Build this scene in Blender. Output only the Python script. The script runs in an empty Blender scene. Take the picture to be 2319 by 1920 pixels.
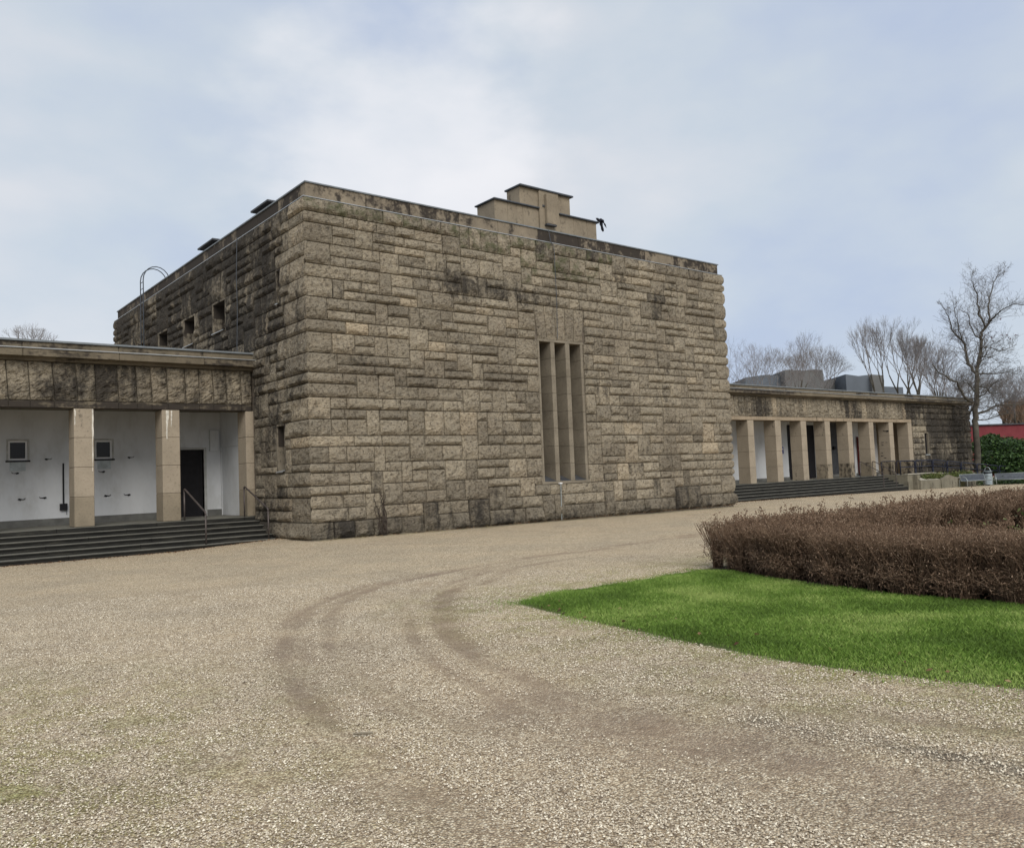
import bpy, math, random
import numpy as np
from mathutils import Vector, noise
random.seed(7); RNG = np.random.default_rng(7)
S = bpy.context.scene
COL = S.collection
R = math.radians

# ------------------------------------------------------------------ camera
CAM = np.array([-10.129, -21.542, 1.6]); YAW, PITCH, ROLL, FPX = 0.6786, 0.0616, -0.0409, 1883.64
fwd = np.array([math.sin(YAW)*math.cos(PITCH), math.cos(YAW)*math.cos(PITCH), math.sin(PITCH)])
rt0 = np.array([math.cos(YAW), -math.sin(YAW), 0.0]); up0 = np.cross(rt0, fwd)
rt = math.cos(ROLL)*rt0 + math.sin(ROLL)*up0
upv = -math.sin(ROLL)*rt0 + math.cos(ROLL)*up0
from mathutils import Matrix
cd = bpy.data.cameras.new('camera'); cam = bpy.data.objects.new('camera', cd); COL.objects.link(cam)
cam.matrix_world = Matrix(((rt[0], upv[0], -fwd[0], CAM[0]), (rt[1], upv[1], -fwd[1], CAM[1]), (rt[2], upv[2], -fwd[2], CAM[2]), (0, 0, 0, 1)))
cd.sensor_width = 36; cd.lens = FPX/2319*36; cd.clip_end = 3000; cd.clip_start = 0.05
S.camera = cam
S.render.resolution_x = 1024; S.render.resolution_y = 847

def at(px, py, depth):
    """survey helper: a place seen in the photograph at a known distance, as a world point"""
    d = fwd + rt*(px-1159.5)/FPX - upv*(py-960)/FPX
    return CAM + d*depth

# ------------------------------------------------------------------ sky and light
S.view_settings.view_transform = 'Standard'; S.view_settings.look = 'None'
S.view_settings.exposure = 0.70; S.view_settings.gamma = 1.0; S.view_settings.use_curve_mapping = False
SUN_EL, SUN_AZ = R(41), R(205)       # azimuth clockwise from +Y
w = bpy.data.worlds.new('World'); S.world = w; w.use_nodes = True
nt = w.node_tree; N = nt.nodes; L = nt.links; N.clear()
def nd(tree, t, **k):
    n = tree.nodes.new(t)
    for a, b in k.items(): setattr(n, a, b)
    return n
sky = nd(nt, 'ShaderNodeTexSky', sky_type='NISHITA', sun_disc=False)
sky.sun_elevation = SUN_EL; sky.sun_rotation = SUN_AZ; sky.air_density = 1.0; sky.dust_density = 2.0
bg = nd(nt, 'ShaderNodeBackground'); out = nd(nt, 'ShaderNodeOutputWorld')
tc = nd(nt, 'ShaderNodeTexCoord')
mp = nd(nt, 'ShaderNodeMapping'); mp.inputs['Scale'].default_value = (1.0, 1.0, 1.9); mp.inputs['Location'].default_value = (0.35, 0.1, 0.2)
mp.inputs['Rotation'].default_value = (0.15, -0.25, 0.3)
n1 = nd(nt, 'ShaderNodeTexNoise'); n1.inputs['Scale'].default_value = 1.7; n1.inputs['Detail'].default_value = 5; n1.inputs['Roughness'].default_value = 0.45; n1.inputs['Distortion'].default_value = 0.25
n2 = nd(nt, 'ShaderNodeTexNoise'); n2.inputs['Scale'].default_value = 5.0; n2.inputs['Detail'].default_value = 6; n2.inputs['Roughness'].default_value = 0.5
L.new(tc.outputs['Generated'], mp.inputs['Vector']); L.new(mp.outputs['Vector'], n1.inputs['Vector']); L.new(mp.outputs['Vector'], n2.inputs['Vector'])
mixn = nd(nt, 'ShaderNodeMix', data_type='FLOAT'); mixn.inputs[0].default_value = 0.36
L.new(n1.outputs['Fac'], mixn.inputs[2]); L.new(n2.outputs['Fac'], mixn.inputs[3])
cr = nd(nt, 'ShaderNodeValToRGB'); e = cr.color_ramp.elements
e[0].position = 0.38; e[0].color = (0.495, 0.575, 0.735, 1); e[1].position = 0.62; e[1].color = (0.735, 0.755, 0.795, 1)
m_ = e.new(0.5); m_.color = (0.605, 0.672, 0.750, 1)
L.new(mixn.outputs[0], cr.inputs['Fac'])
# thin, brighter patch of cloud
sd = at(880, 360, 1.0) - CAM; sd = sd/np.linalg.norm(sd)
vn = nd(nt, 'ShaderNodeVectorMath', operation='DOT_PRODUCT'); vn.inputs[1].default_value = tuple(sd)
L.new(tc.outputs['Generated'], vn.inputs[0])
mr = nd(nt, 'ShaderNodeMapRange', interpolation_type='SMOOTHERSTEP'); mr.inputs['From Min'].default_value = 0.972; mr.inputs['From Max'].default_value = 1.003
jit = nd(nt, 'ShaderNodeMath', operation='MULTIPLY_ADD'); jit.inputs[1].default_value = 0.06; jit.inputs[2].default_value = -0.030; L.new(n2.outputs['Fac'], jit.inputs[0])
add_ = nd(nt, 'ShaderNodeMath', operation='ADD'); L.new(vn.outputs['Value'], add_.inputs[0]); L.new(jit.outputs[0], add_.inputs[1]); L.new(add_.outputs[0], mr.inputs['Value'])
mpat = nd(nt, 'ShaderNodeMath', operation='MULTIPLY'); L.new(mr.outputs['Result'], mpat.inputs[0]); L.new(n2.outputs['Fac'], mpat.inputs[1])
br = nd(nt, 'ShaderNodeMix', data_type='RGBA', blend_type='MIX'); br.inputs['B'].default_value = (0.96, 0.95, 0.97, 1)
L.new(mpat.outputs[0], br.inputs['Factor']); L.new(cr.outputs['Color'], br.inputs['A'])
# overcast layer over the physical sky
sc = nd(nt, 'ShaderNodeVectorMath', operation='SCALE'); sc.inputs['Scale'].default_value = 6.25; L.new(br.outputs['Result'], sc.inputs[0])
mx = nd(nt, 'ShaderNodeMix', data_type='RGBA'); mx.inputs['Factor'].default_value = 0.93
L.new(sky.outputs['Color'], mx.inputs['A']); L.new(sc.outputs['Vector'], mx.inputs['B'])
L.new(mx.outputs['Result'], bg.inputs['Color']); bg.inputs['Strength'].default_value = 0.1
L.new(bg.outputs[0], out.inputs[0])
sl = bpy.data.lights.new('sun', 'SUN'); sl.energy = 1.5; sl.angle = R(38); sl.color = (1.0, 0.95, 0.87)
so = bpy.data.objects.new('sun', sl); COL.objects.link(so)
sdir = Vector((math.sin(SUN_AZ)*math.cos(SUN_EL), math.cos(SUN_AZ)*math.cos(SUN_EL), math.sin(SUN_EL)))
so.rotation_euler = sdir.to_track_quat('Z', 'Y').to_euler(); so.location = (0, -30, 60)

# ------------------------------------------------------------------ materials
def srgb(r, g, b):
    f = lambda c: (c/12.92 if c <= 0.04045 else ((c+0.055)/1.055)**2.4)
    return (f(r/255), f(g/255), f(b/255), 1)
class MT:
    def __init__(s, name, rough=0.9, spec=0.25):
        s.m = bpy.data.materials.new(name); s.m.use_nodes = True; s.t = s.m.node_tree
        s.b = s.t.nodes['Principled BSDF']; s.b.inputs['Roughness'].default_value = rough
        s.b.inputs['Specular IOR Level'].default_value = spec
        s.geo = None
    def pos(s):
        if not s.geo: s.geo = nd(s.t, 'ShaderNodeNewGeometry')
        return s.geo.outputs['Position']
    def scaled(s, sc):
        m = nd(s.t, 'ShaderNodeMapping'); m.inputs['Scale'].default_value = sc; s.t.links.new(s.pos(), m.inputs['Vector']); return m.outputs['Vector']
    def noise(s, scale, detail=4, rough=0.55, vec=None, dist=0):
        n = nd(s.t, 'ShaderNodeTexNoise'); n.inputs['Scale'].default_value = scale; n.inputs['Detail'].default_value = detail
        n.inputs['Roughness'].default_value = rough; n.inputs['Distortion'].default_value = dist
        s.t.links.new(vec or s.pos(), n.inputs['Vector']); return n.outputs['Fac']
    def voro(s, scale, feat='F1', vec=None, out='Distance'):
        n = nd(s.t, 'ShaderNodeTexVoronoi', feature=feat); n.inputs['Scale'].default_value = scale
        s.t.links.new(vec or s.pos(), n.inputs['Vector']); return n.outputs[out]
    def ramp(s, fac, stops):
        n = nd(s.t, 'ShaderNodeValToRGB'); e = n.color_ramp.elements
        e[0].position, e[0].color = stops[0]; e[1].position, e[1].color = stops[-1]
        for p, c in stops[1:-1]:
            x = e.new(p); x.color = c
        s.t.links.new(fac, n.inputs['Fac']); return n.outputs['Color']
    def mask(s, fac, a, b):
        n = nd(s.t, 'ShaderNodeMapRange', interpolation_type='SMOOTHSTEP'); n.inputs['From Min'].default_value = a; n.inputs['From Max'].default_value = b
        s.t.links.new(fac, n.inputs['Value']); return n.outputs['Result']
    def math(s, op, a, b):
        n = nd(s.t, 'ShaderNodeMath', operation=op); n.use_clamp = False
        for i, v in enumerate((a, b)):
            if isinstance(v, (int, float)): n.inputs[i].default_value = v
            else: s.t.links.new(v, n.inputs[i])
        return n.outputs[0]
    def mix(s, fac, a, b, mode='MIX'):
        n = nd(s.t, 'ShaderNodeMix', data_type='RGBA', blend_type=mode); n.clamp_factor = True
        for k, v in (('Factor', fac), ('A', a), ('B', b)):
            i = n.inputs[k] if k != 'Factor' else n.inputs[0]
            if k != 'Factor': i = n.inputs['A' if k == 'A' else 'B']; i = [q for q in n.inputs if q.name == k and q.type == 'RGBA'][0]
            if isinstance(v, (int, float)): i.default_value = v
            elif isinstance(v, tuple): i.default_value = v
            else: s.t.links.new(v, i)
        return [o for o in n.outputs if o.type == 'RGBA'][0]
    def attr(s, name):
        n = nd(s.t, 'ShaderNodeAttribute'); n.attribute_name = name; return n.outputs['Fac']
    def color(s, c):
        if isinstance(c, tuple): s.b.inputs['Base Color'].default_value = c
        else: s.t.links.new(c, s.b.inputs['Base Color'])
        return s
    def bump(s, h, strength=0.5, dist=0.02):
        n = nd(s.t, 'ShaderNodeBump'); n.inputs['Strength'].default_value = strength; n.inputs['Distance'].default_value = dist
        s.t.links.new(h, n.inputs['Height']); s.t.links.new(n.outputs['Normal'], s.b.inputs['Normal']); return s
    def sepz(s):
        n = nd(s.t, 'ShaderNodeSeparateXYZ'); s.t.links.new(s.pos(), n.inputs[0]); return n.outputs

def plain(name, c, rough=0.8, metal=0, var=0.25, scale=6, bump=0.0, spec=0.25):
    m = MT(name, rough, spec); n = m.noise(scale, 6, 0.6)
    lo = tuple(x*(1-var) for x in c[:3])+(1,); hi = tuple(min(1, x*(1+var)) for x in c[:3])+(1,)
    m.color(m.ramp(n, [(0.3, lo), (0.7, hi)])); m.b.inputs['Metallic'].default_value = metal
    if bump: m.bump(n, bump, 0.01)
    return m.m

def make_rubble(name, dark=0.0):
    m = MT(name, 0.92, 0.15)
    tone = m.attr('tone'); soot = m.attr('soot'); moss = m.attr('moss')
    base = m.ramp(tone, [(0.0, (0.165, 0.143, 0.110, 1)), (0.4, (0.248, 0.216, 0.165, 1)), (0.7, (0.312, 0.270, 0.204, 1)), (1.0, (0.420, 0.345, 0.245, 1))])
    n1 = m.noise(2.2, 6, 0.62); n2 = m.noise(11, 7, 0.7); n3 = m.noise(38, 3, 0.6)
    n0 = m.noise(0.55, 5, 0.6)
    base = m.mix(m.mask(n0, 0.42, 0.66), base, m.mix(1.0, base, (0.74, 0.73, 0.73, 1), 'MULTIPLY'))
    base = m.mix(m.mask(n1, 0.38, 0.66), base, m.mix(1.0, base, (1.18, 1.17, 1.15, 1), 'MULTIPLY'))
    base = m.mix(m.mask(n2, 0.47, 0.66), base, m.mix(1.0, base, (0.42, 0.41, 0.41, 1), 'MULTIPLY'))
    base = m.mix(m.mask(n3, 0.52, 0.70), base, m.mix(1.0, base, (1.45, 1.42, 1.36, 1), 'MULTIPLY'))
    # black crust, streaked downwards by rain
    st = m.noise(1.0, 6, 0.66, vec=m.scaled((3.2, 3.2, 0.75)))
    st2 = m.noise(7.0, 5, 0.7)
    cov = m.math('ADD', m.math('MULTIPLY', st, 0.62), m.math('MULTIPLY', st2, 0.38))
    cov = m.math('ADD', cov, m.math('MULTIPLY', soot, 0.50))
    base = m.mix(m.math('MULTIPLY', m.mask(cov, 0.56, 0.80), 0.92), base, (0.036, 0.032, 0.028, 1))
    mo = m.math('ADD', m.noise(3.0, 5, 0.6), m.math('MULTIPLY', moss, 0.5))
    base = m.mix(m.math('MULTIPLY', m.mask(mo, 0.66, 0.90), 0.75), base, (0.085, 0.092, 0.045, 1))
    m.color(base)
    h = m.math('ADD', m.math('MULTIPLY', m.voro(14, vec=m.scaled((1, 1, 1.8))), 0.35), m.math('MULTIPLY', n2, 1.2))
    h = m.math('ADD', h, m.math('MULTIPLY', n3, 0.4))
    m.bump(h, 1.0, 0.05)
    return m.m
M = {}
M['rubble'] = make_rubble('quarry_faced_sandstone')
def make_ashlar(name, c1, c2, soot_bias, streak=(2.5, 2.5, 0.6), pits=0.3):
    m = MT(name, 0.9, 0.15); n1 = m.noise(1.3, 6, 0.6); n2 = m.noise(16, 6, 0.65); n3 = m.noise(60, 3, 0.6)
    base = m.ramp(n1, [(0.3, c1), (0.7, c2)])
    base = m.mix(m.mask(n2, 0.5, 0.75), base, m.mix(1.0, base, (0.72, 0.71, 0.70, 1), 'MULTIPLY'))
    base = m.mix(m.mask(n3, 0.6, 0.75), base, m.mix(1.0, base, (0.78, 0.77, 0.75, 1), 'MULTIPLY'))
    st = m.noise(1.0, 7, 0.68, vec=m.scaled(streak)); cov = m.math('ADD', m.math('MULTIPLY', st, 0.6), m.math('MULTIPLY', m.noise(5, 5, 0.7), 0.4))
    cov = m.math('ADD', cov, m.math('MULTIPLY', m.attr('soot'), 0.45))
    base = m.mix(m.mask(cov, 0.62-soot_bias, 0.74-soot_bias), base, (0.045, 0.038, 0.032, 1))
    m.color(base); m.bump(m.math('ADD', n2, m.math('MULTIPLY', n3, 0.6)), 0.35, 0.012); return m.m
M['ashlar'] = make_ashlar('dressed_sandstone', (0.26, 0.21, 0.15, 1), (0.36, 0.29, 0.21, 1), 0.02)
M['parapet'] = make_ashlar('parapet_sandstone', (0.17, 0.143, 0.108, 1), (0.28, 0.235, 0.175, 1), 0.13, (1.8, 1.8, 1.5))
M['pillar'] = make_ashlar('pillar_sandstone', (0.29, 0.245, 0.185, 1), (0.37, 0.312, 0.238, 1), -0.03)
M['pillar_base'] = make_ashlar('weathered_pillar_foot', (0.22, 0.185, 0.135, 1), (0.31, 0.26, 0.19, 1), 0.0)
M['cornice'] = make_ashlar('cornice_stone', (0.115, 0.098, 0.070, 1), (0.20, 0.168, 0.122, 1), 0.10, (0.7, 0.7, 5))
M['mullion'] = make_ashlar('mullion_stone', (0.165, 0.142, 0.108, 1), (0.27, 0.235, 0.18, 1), 0.04)
M['mortar'] = plain('mortar', (0.135, 0.112, 0.088, 1), 0.95, var=0.4, scale=9)
M['turret'] = make_ashlar('turret_render', (0.205, 0.172, 0.128, 1), (0.29, 0.245, 0.182, 1), 0.08)
def make_step():
    m = MT('step_stone', 0.85, 0.3); n = m.noise(3, 6, 0.65, vec=m.scaled((0.6, 2, 4))); n2 = m.noise(25, 4, 0.6)
    # pale treads, near-black risers, mixed by how far a face points up
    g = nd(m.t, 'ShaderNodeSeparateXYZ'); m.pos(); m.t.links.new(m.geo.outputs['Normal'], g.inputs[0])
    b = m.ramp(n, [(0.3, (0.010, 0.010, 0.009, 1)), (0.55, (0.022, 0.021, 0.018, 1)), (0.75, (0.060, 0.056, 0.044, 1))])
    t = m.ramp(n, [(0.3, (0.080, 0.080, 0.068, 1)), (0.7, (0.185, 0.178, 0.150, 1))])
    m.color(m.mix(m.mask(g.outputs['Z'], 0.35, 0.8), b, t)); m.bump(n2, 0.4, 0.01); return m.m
M['step'] = make_step()
def make_plaster():
    m = MT('white_plaster', 0.95, 0.1); n = m.noise(1.3, 7, 0.7, vec=m.scaled((1.0, 1.0, 0.5))); n2 = m.noise(30, 4, 0.6)
    c = m.ramp(n, [(0.28, (0.50, 0.505, 0.50, 1)), (0.5, (0.63, 0.645, 0.66, 1)), (0.7, (0.68, 0.695, 0.71, 1))]); m.color(c); m.bump(n2, 0.15, 0.01); return m.m
M['plaster'] = make_plaster()
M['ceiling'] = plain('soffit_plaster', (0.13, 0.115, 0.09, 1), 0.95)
M['plinth'] = plain('plinth_stone', (0.145, 0.145, 0.135, 1), 0.9, scale=3)
M['zinc'] = plain('zinc_flashing', (0.42, 0.43, 0.43, 1), 0.45, 0.6, 0.2, 4)
M['zinc_dull'] = plain('dull_zinc', (0.20, 0.22, 0.235, 1), 0.6, 0.3, 0.2, 4)
M['zinc_dark'] = plain('dark_sheet_metal', (0.075, 0.078, 0.085, 1), 0.6, 0.3, 0.3, 4)
M['roof'] = plain('bitumen_roof', (0.07, 0.07, 0.07, 1), 0.95)
M['void'] = plain('unlit_interior', (0.006, 0.006, 0.007, 1), 0.9)
g_ = MT('dark_glass', 0.12, 0.2); g_.color((0.012, 0.013, 0.016, 1)); M['glass'] = g_.m
M['unlit_doorway'] = plain('unlit_doorway_black', (0.014, 0.013, 0.015, 1), 0.6)  # near-black colour stands for the unlit inside of open doorways
M['frame_white'] = plain('painted_frame', (0.42, 0.42, 0.40, 1), 0.6)
M['black_iron'] = plain('black_iron', (0.018, 0.018, 0.022, 1), 0.55, 0.2)
M['handrail'] = plain('brown_steel', (0.095, 0.080, 0.075, 1), 0.5, 0.4)
M['galv'] = plain('galvanised_steel', (0.075, 0.085, 0.10, 1), 0.6, 0.2)
M['bench'] = plain('coated_silver_steel', (0.32, 0.35, 0.35, 1), 0.4, 0.3)
M['rail_blue'] = plain('blue_black_railing', (0.022, 0.026, 0.045, 1), 0.5, 0.3)
M['bin'] = plain('grey_blue_bin', (0.30, 0.35, 0.38, 1), 0.5, 0.2)
M['concrete'] = make_ashlar('weathered_concrete', (0.13, 0.120, 0.090, 1), (0.25, 0.228, 0.175, 1), 0.08)
M['concrete_moss'] = plain('mossy_concrete', (0.14, 0.13, 0.06, 1), 0.95, var=0.5, scale=2)
M['concrete_pale'] = plain('pale_concrete_cap', (0.36, 0.335, 0.28, 1), 0.9)
M['red'] = make_ashlar('red_render', (0.155, 0.034, 0.040, 1), (0.205, 0.048, 0.054, 1), -0.02)
M['slate'] = plain('grey_slate_cladding', (0.105, 0.122, 0.145, 1), 0.7, var=0.18, scale=0.25)
M['slate2'] = plain('brown_grey_cladding', (0.122, 0.124, 0.124, 1), 0.8, var=0.18, scale=0.25)
M['bark'] = plain('tree_bark', (0.082, 0.074, 0.060, 1), 0.95, var=0.45, scale=2.5)
M['twig'] = plain('thin_twigs', (0.115, 0.102, 0.092, 1), 0.95, var=0.3, scale=1)
M['far_twig'] = plain('far_bare_twigs', (0.205, 0.19, 0.187, 1), 0.95, var=0.25, scale=0.3)
M['leaf_red'] = plain('withered_red_leaf', (0.09, 0.018, 0.022, 1), 0.8)
M['plaque'] = plain('grey_plaque', (0.40, 0.44, 0.45, 1), 0.4)
M['blue_sign'] = plain('blue_sign', (0.03, 0.05, 0.25, 1), 0.4)
M['white'] = plain('white_paint', (0.75, 0.75, 0.75, 1), 0.6, var=0.05)
M['red_pole'] = plain('dark_red_paint', (0.11, 0.022, 0.018, 1), 0.6)
M['feather'] = plain('black_feathers', (0.012, 0.014, 0.022, 1), 0.6)
M['ivy_dead'] = plain('dead_ivy_stem', (0.05, 0.038, 0.030, 1), 0.9)
M['white_stain'] = plain('lime_streak', (0.60, 0.57, 0.50, 1), 0.9, var=0.3, scale=12)
def make_leafmat(name, lo, mid, hi, rough=0.55, spec=0.3):
    m = MT(name, rough, spec); m.color(m.ramp(m.attr('tone'), [(0, lo), (0.5, mid), (1, hi)]))
    m.b.inputs['Subsurface Weight'].default_value = 0.0; return m.m
M['bush'] = make_leafmat('glossy_dark_leaves', (0.016, 0.035, 0.010, 1), (0.035, 0.075, 0.018, 1), (0.085, 0.15, 0.035, 1))
M['ivy'] = make_leafmat('ivy_leaves', (0.05, 0.065, 0.016, 1), (0.10, 0.14, 0.035, 1), (0.20, 0.16, 0.075, 1))
M['grass'] = make_leafmat('lawn_grass', (0.080, 0.140, 0.022, 1), (0.150, 0.258, 0.040, 1), (0.320, 0.410, 0.115, 1), 0.6, 0.25)
M['hedge'] = make_leafmat('brown_hedge_twigs', (0.072, 0.046, 0.029, 1), (0.188, 0.123, 0.081, 1), (0.34, 0.245, 0.17, 1), 0.9, 0.1)
M['litter'] = make_leafmat('fallen_leaves', (0.05, 0.025, 0.014, 1), (0.14, 0.075, 0.038, 1), (0.34, 0.24, 0.13, 1), 0.8)
M['pebble'] = make_leafmat('gravel_stones', (0.17, 0.130, 0.095, 1), (0.49, 0.41, 0.305, 1), (0.90, 0.82, 0.66, 1), 0.85, 0.2)
def make_gravel():
    m = MT('fine_gravel', 0.92, 0.2); track = m.attr('track'); green = m.attr('green')
    flat = m.scaled((1, 1, 0.02))
    vc = m.voro(76, vec=flat, out='Color'); sp = nd(m.t, 'ShaderNodeSeparateColor'); m.t.links.new(vc, sp.inputs[0])
    stones = m.ramp(sp.outputs[0], [(0.0, (0.28, 0.220, 0.155, 1)), (0.35, (0.61, 0.508, 0.355, 1)), (0.75, (0.87, 0.757, 0.560, 1)), (1.0, (0.96, 0.89, 0.71, 1))])
    vd = m.voro(76, vec=flat)
    stones = m.mix(m.mask(vd, 0.30, 0.62), stones, m.mix(1.0, stones, (0.50, 0.46, 0.43, 1), 'MULTIPLY'))
    big = m.noise(0.22, 5, 0.55, vec=flat); mid = m.noise(1.1, 6, 0.65, vec=flat); fine = m.noise(7, 5, 0.7, vec=flat)
    dirt = m.ramp(fine, [(0.3, (0.225, 0.168, 0.120, 1)), (0.7, (0.350, 0.275, 0.200, 1))])
    f = m.math('ADD', m.math('MULTIPLY', m.mask(mid, 0.44, 0.76), 0.34), m.math('MULTIPLY', m.mask(big, 0.42, 0.72), 0.22))
    f = m.math('ADD', f, m.math('MULTIPLY', m.mask(fine, 0.5, 0.75), 0.22))
    f = m.math('ADD', f, m.math('MULTIPLY', track, 0.95))
    # loose stones still lie on the bare dirt
    f = m.math('SUBTRACT', f, m.math('MULTIPLY', m.mask(sp.outputs[1], 0.55, 0.9), 0.45))
    f = m.math('ADD', f, m.math('MULTIPLY', m.math('SUBTRACT', m.noise(3.5, 6, 0.75, vec=flat), 0.5), m.math('MULTIPLY', track, 2.6)))
    c = m.mix(f, stones, dirt)
    lw_ = m.math('ADD', m.attr('lawn'), m.math('MULTIPLY', m.math('SUBTRACT', m.noise(9, 5, 0.7, vec=flat), 0.5), 0.9))
    c = m.mix(m.mask(lw_, 0.35, 0.65), c, m.ramp(m.noise(5, 5, 0.7, vec=flat), [(0.3, (0.095, 0.100, 0.045, 1)), (0.7, (0.125, 0.165, 0.050, 1))]))
    c = m.mix(m.mask(m.noise(14, 5, 0.8, vec=flat), 0.48, 0.66), c, m.mix(1.0, c, (0.70, 0.66, 0.62, 1), 'MULTIPLY'))
    c = m.mix(m.mask(m.noise(0.45, 6, 0.7, vec=flat), 0.35, 0.65), c, m.mix(1.0, c, (1.20, 1.18, 1.14, 1), 'MULTIPLY'))
    c = m.mix(m.math('MULTIPLY', green, m.mask(m.noise(2.2, 6, 0.7, vec=flat), 0.35, 0.68)), c, m.mix(1.0, c, (0.62, 0.70, 0.38, 1), 'MULTIPLY'))
    wet = m.attr('wet')
    c = m.mix(m.math('MULTIPLY', wet, m.mask(m.noise(3.2, 6, 0.7, vec=flat), 0.3, 0.6)), c, (0.10, 0.085, 0.070, 1))
    m.color(c)
    h = m.math('SUBTRACT', 1.0, vd); h = m.math('ADD', h, m.math('MULTIPLY', fine, 0.8)); m.bump(h, 0.9, 0.016); return m.m
M['gravel'] = make_gravel()
def make_soil():
    m = MT('dark_soil', 0.95); n = m.noise(9, 6, 0.7); m.color(m.ramp(n, [(0.3, (0.035, 0.026, 0.018, 1)), (0.7, (0.10, 0.075, 0.05, 1))])); m.bump(n, 0.6, 0.03); return m.m
M['soil'] = make_soil()
def make_lawn():
    m = MT('lawn_ground', 0.9); n = m.noise(5, 6, 0.7); n2 = m.noise(60, 3, 0.6)
    m.color(m.mix(m.mask(n2, 0.4, 0.7), m.ramp(n, [(0.3, (0.095, 0.100, 0.045, 1)), (0.7, (0.125, 0.165, 0.050, 1))]), (0.06, 0.055, 0.03, 1))); m.bump(n2, 0.8, 0.03); return m.m
M['lawn'] = make_lawn()
wm = MT('pond_water', 0.05, 0.5); wm.color((0.01, 0.014, 0.014, 1)); M['water'] = wm.m

# ------------------------------------------------------------------ mesh helpers
def link(name, me, mat, parent=None):
    o = bpy.data.objects.new(name, me); COL.objects.link(o)
    if mat: me.materials.append(mat)
    if parent: o.parent = parent
    return o
def np_mesh(name, V, F, attrs=None, smooth=False):
    """V (n,3), F (m,k) array of faces of one size"""
    me = bpy.data.meshes.new(name); V = np.asarray(V, np.float32); F = np.asarray(F, np.int32)
    me.vertices.add(len(V)); me.vertices.foreach_set('co', V.ravel())
    k = F.shape[1]; me.loops.add(F.size); me.loops.foreach_set('vertex_index', F.ravel())
    me.polygons.add(len(F)); me.polygons.foreach_set('loop_start', np.arange(0, F.size, k, dtype=np.int32))
    if smooth: me.polygons.foreach_set('use_smooth', np.ones(len(F), bool))
    for n, a in (attrs or {}).items():
        t = me.attributes.new(n, 'FLOAT', 'POINT'); t.data.foreach_set('value', np.asarray(a, np.float32))
    me.update(calc_edges=True); return me
class MB:
    def __init__(s): s.v = []; s.f = []; s.a = {'tone': [], 'soot': [], 'moss': []}; s.cur = (0.5, 0.0, 0.0)
    def add(s, vs, fs):
        b = len(s.v); s.v += [tuple(p) for p in vs]; s.f += [tuple(b+i for i in f) for f in fs]
        for k, c in zip(('tone', 'soot', 'moss'), s.cur): s.a[k] += [c]*len(vs)
        return s
    def box(s, x0, y0, z0, x1, y1, z1, jit=0):
        vs = [(x, y, z) for z in (z0, z1) for y in (y0, y1) for x in (x0, x1)]
        if jit: vs = [tuple(c+random.uniform(-jit, jit) for c in p) for p in vs]
        return s.add(vs, [(0, 2, 3, 1), (4, 5, 7, 6), (0, 1, 5, 4), (2, 6, 7, 3), (0, 4, 6, 2), (1, 3, 7, 5)])
    def bbox(s, x0, y0, z0, x1, y1, z1, b=0.015):
        """box with chamfered edges"""
        xs, ys, zs = (x0, x1), (y0, y1), (z0, z1); vs = []; idx = {}
        for i in (0, 1):
            for j in (0, 1):
                for k in (0, 1):
                    p = [xs[i], ys[j], zs[k]]; sg = [1-2*i, 1-2*j, 1-2*k]
                    for a in range(3):
                        q = [p[c] + (sg[c]*b if c != a else 0) for c in range(3)]; idx[(i, j, k, a)] = len(vs); vs.append(tuple(q))
        fs = []
        for a in range(3):
            o = [c for c in range(3) if c != a]
            for e_ in (0, 1):
                q = []
                for u, v in ((0, 0), (1, 0), (1, 1), (0, 1)):
                    t = [0, 0, 0]; t[a] = e_; t[o[0]] = u; t[o[1]] = v; q.append(idx[(*t, a)])
                if (e_ == 0) != (a == 1): q = q[::-1]
                fs.append(tuple(q))
            for u in (0, 1):
                for v in (0, 1):
                    t0 = [0, 0, 0]; t0[o[0]] = u; t0[o[1]] = v; t1 = list(t0); t1[a] = 1
                    q = [idx[(*t0, o[0])], idx[(*t1, o[0])], idx[(*t1, o[1])], idx[(*t0, o[1])]]
                    if (u == v) != (a == 1): q = q[::-1]
                    fs.append(tuple(q))
        for i in (0, 1):
            for j in (0, 1):
                for k in (0, 1):
                    q = [idx[(i, j, k, a)] for a in range(3)]
                    if (i+j+k) % 2 == 1: q = q[::-1]
                    fs.append(tuple(q[::-1]))
        return s.add(vs, fs)
    def tube(s, pts, r, n=8, cap=True, r2=None):
        pts = [Vector(p) for p in pts]; m = len(pts); vs = []; fs = []
        nrm = None
        for i, p in enumerate(pts):
            d = (pts[min(i+1, m-1)]-pts[max(i-1, 0)]).normalized()
            if nrm is None: nrm = d.orthogonal().normalized()
            nrm = (nrm - d*nrm.dot(d)).normalized(); b = d.cross(nrm)
            rr = r if r2 is None else r+(r2-r)*i/(m-1)
            for k in range(n):
                a = 2*math.pi*k/n; vs.append(p+(nrm*math.cos(a)+b*math.sin(a))*rr)
        for i in range(m-1):
            for k in range(n):
                fs.append((i*n+k, i*n+(k+1) % n, (i+1)*n+(k+1) % n, (i+1)*n+k))
        if cap: fs += [tuple(range(n-1, -1, -1)), tuple((m-1)*n+k for k in range(n))]
        return s.add(vs, fs)
    def prism(s, poly, axis, a, b):
        """extrude a polygon of (u,v) between a and b on an axis"""
        n = len(poly)
        def P(u, v, t): return (t, u, v) if axis == 0 else ((u, t, v) if axis == 1 else (u, v, t))
        vs = [P(u, v, a) for u, v in poly]+[P(u, v, b) for u, v in poly]
        fs = [tuple(range(n)), tuple(range(2*n-1, n-1, -1))]+[(i, i+n, (i+1) % n+n, (i+1) % n) for i in range(n)]
        return s.add(vs, fs)
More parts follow.
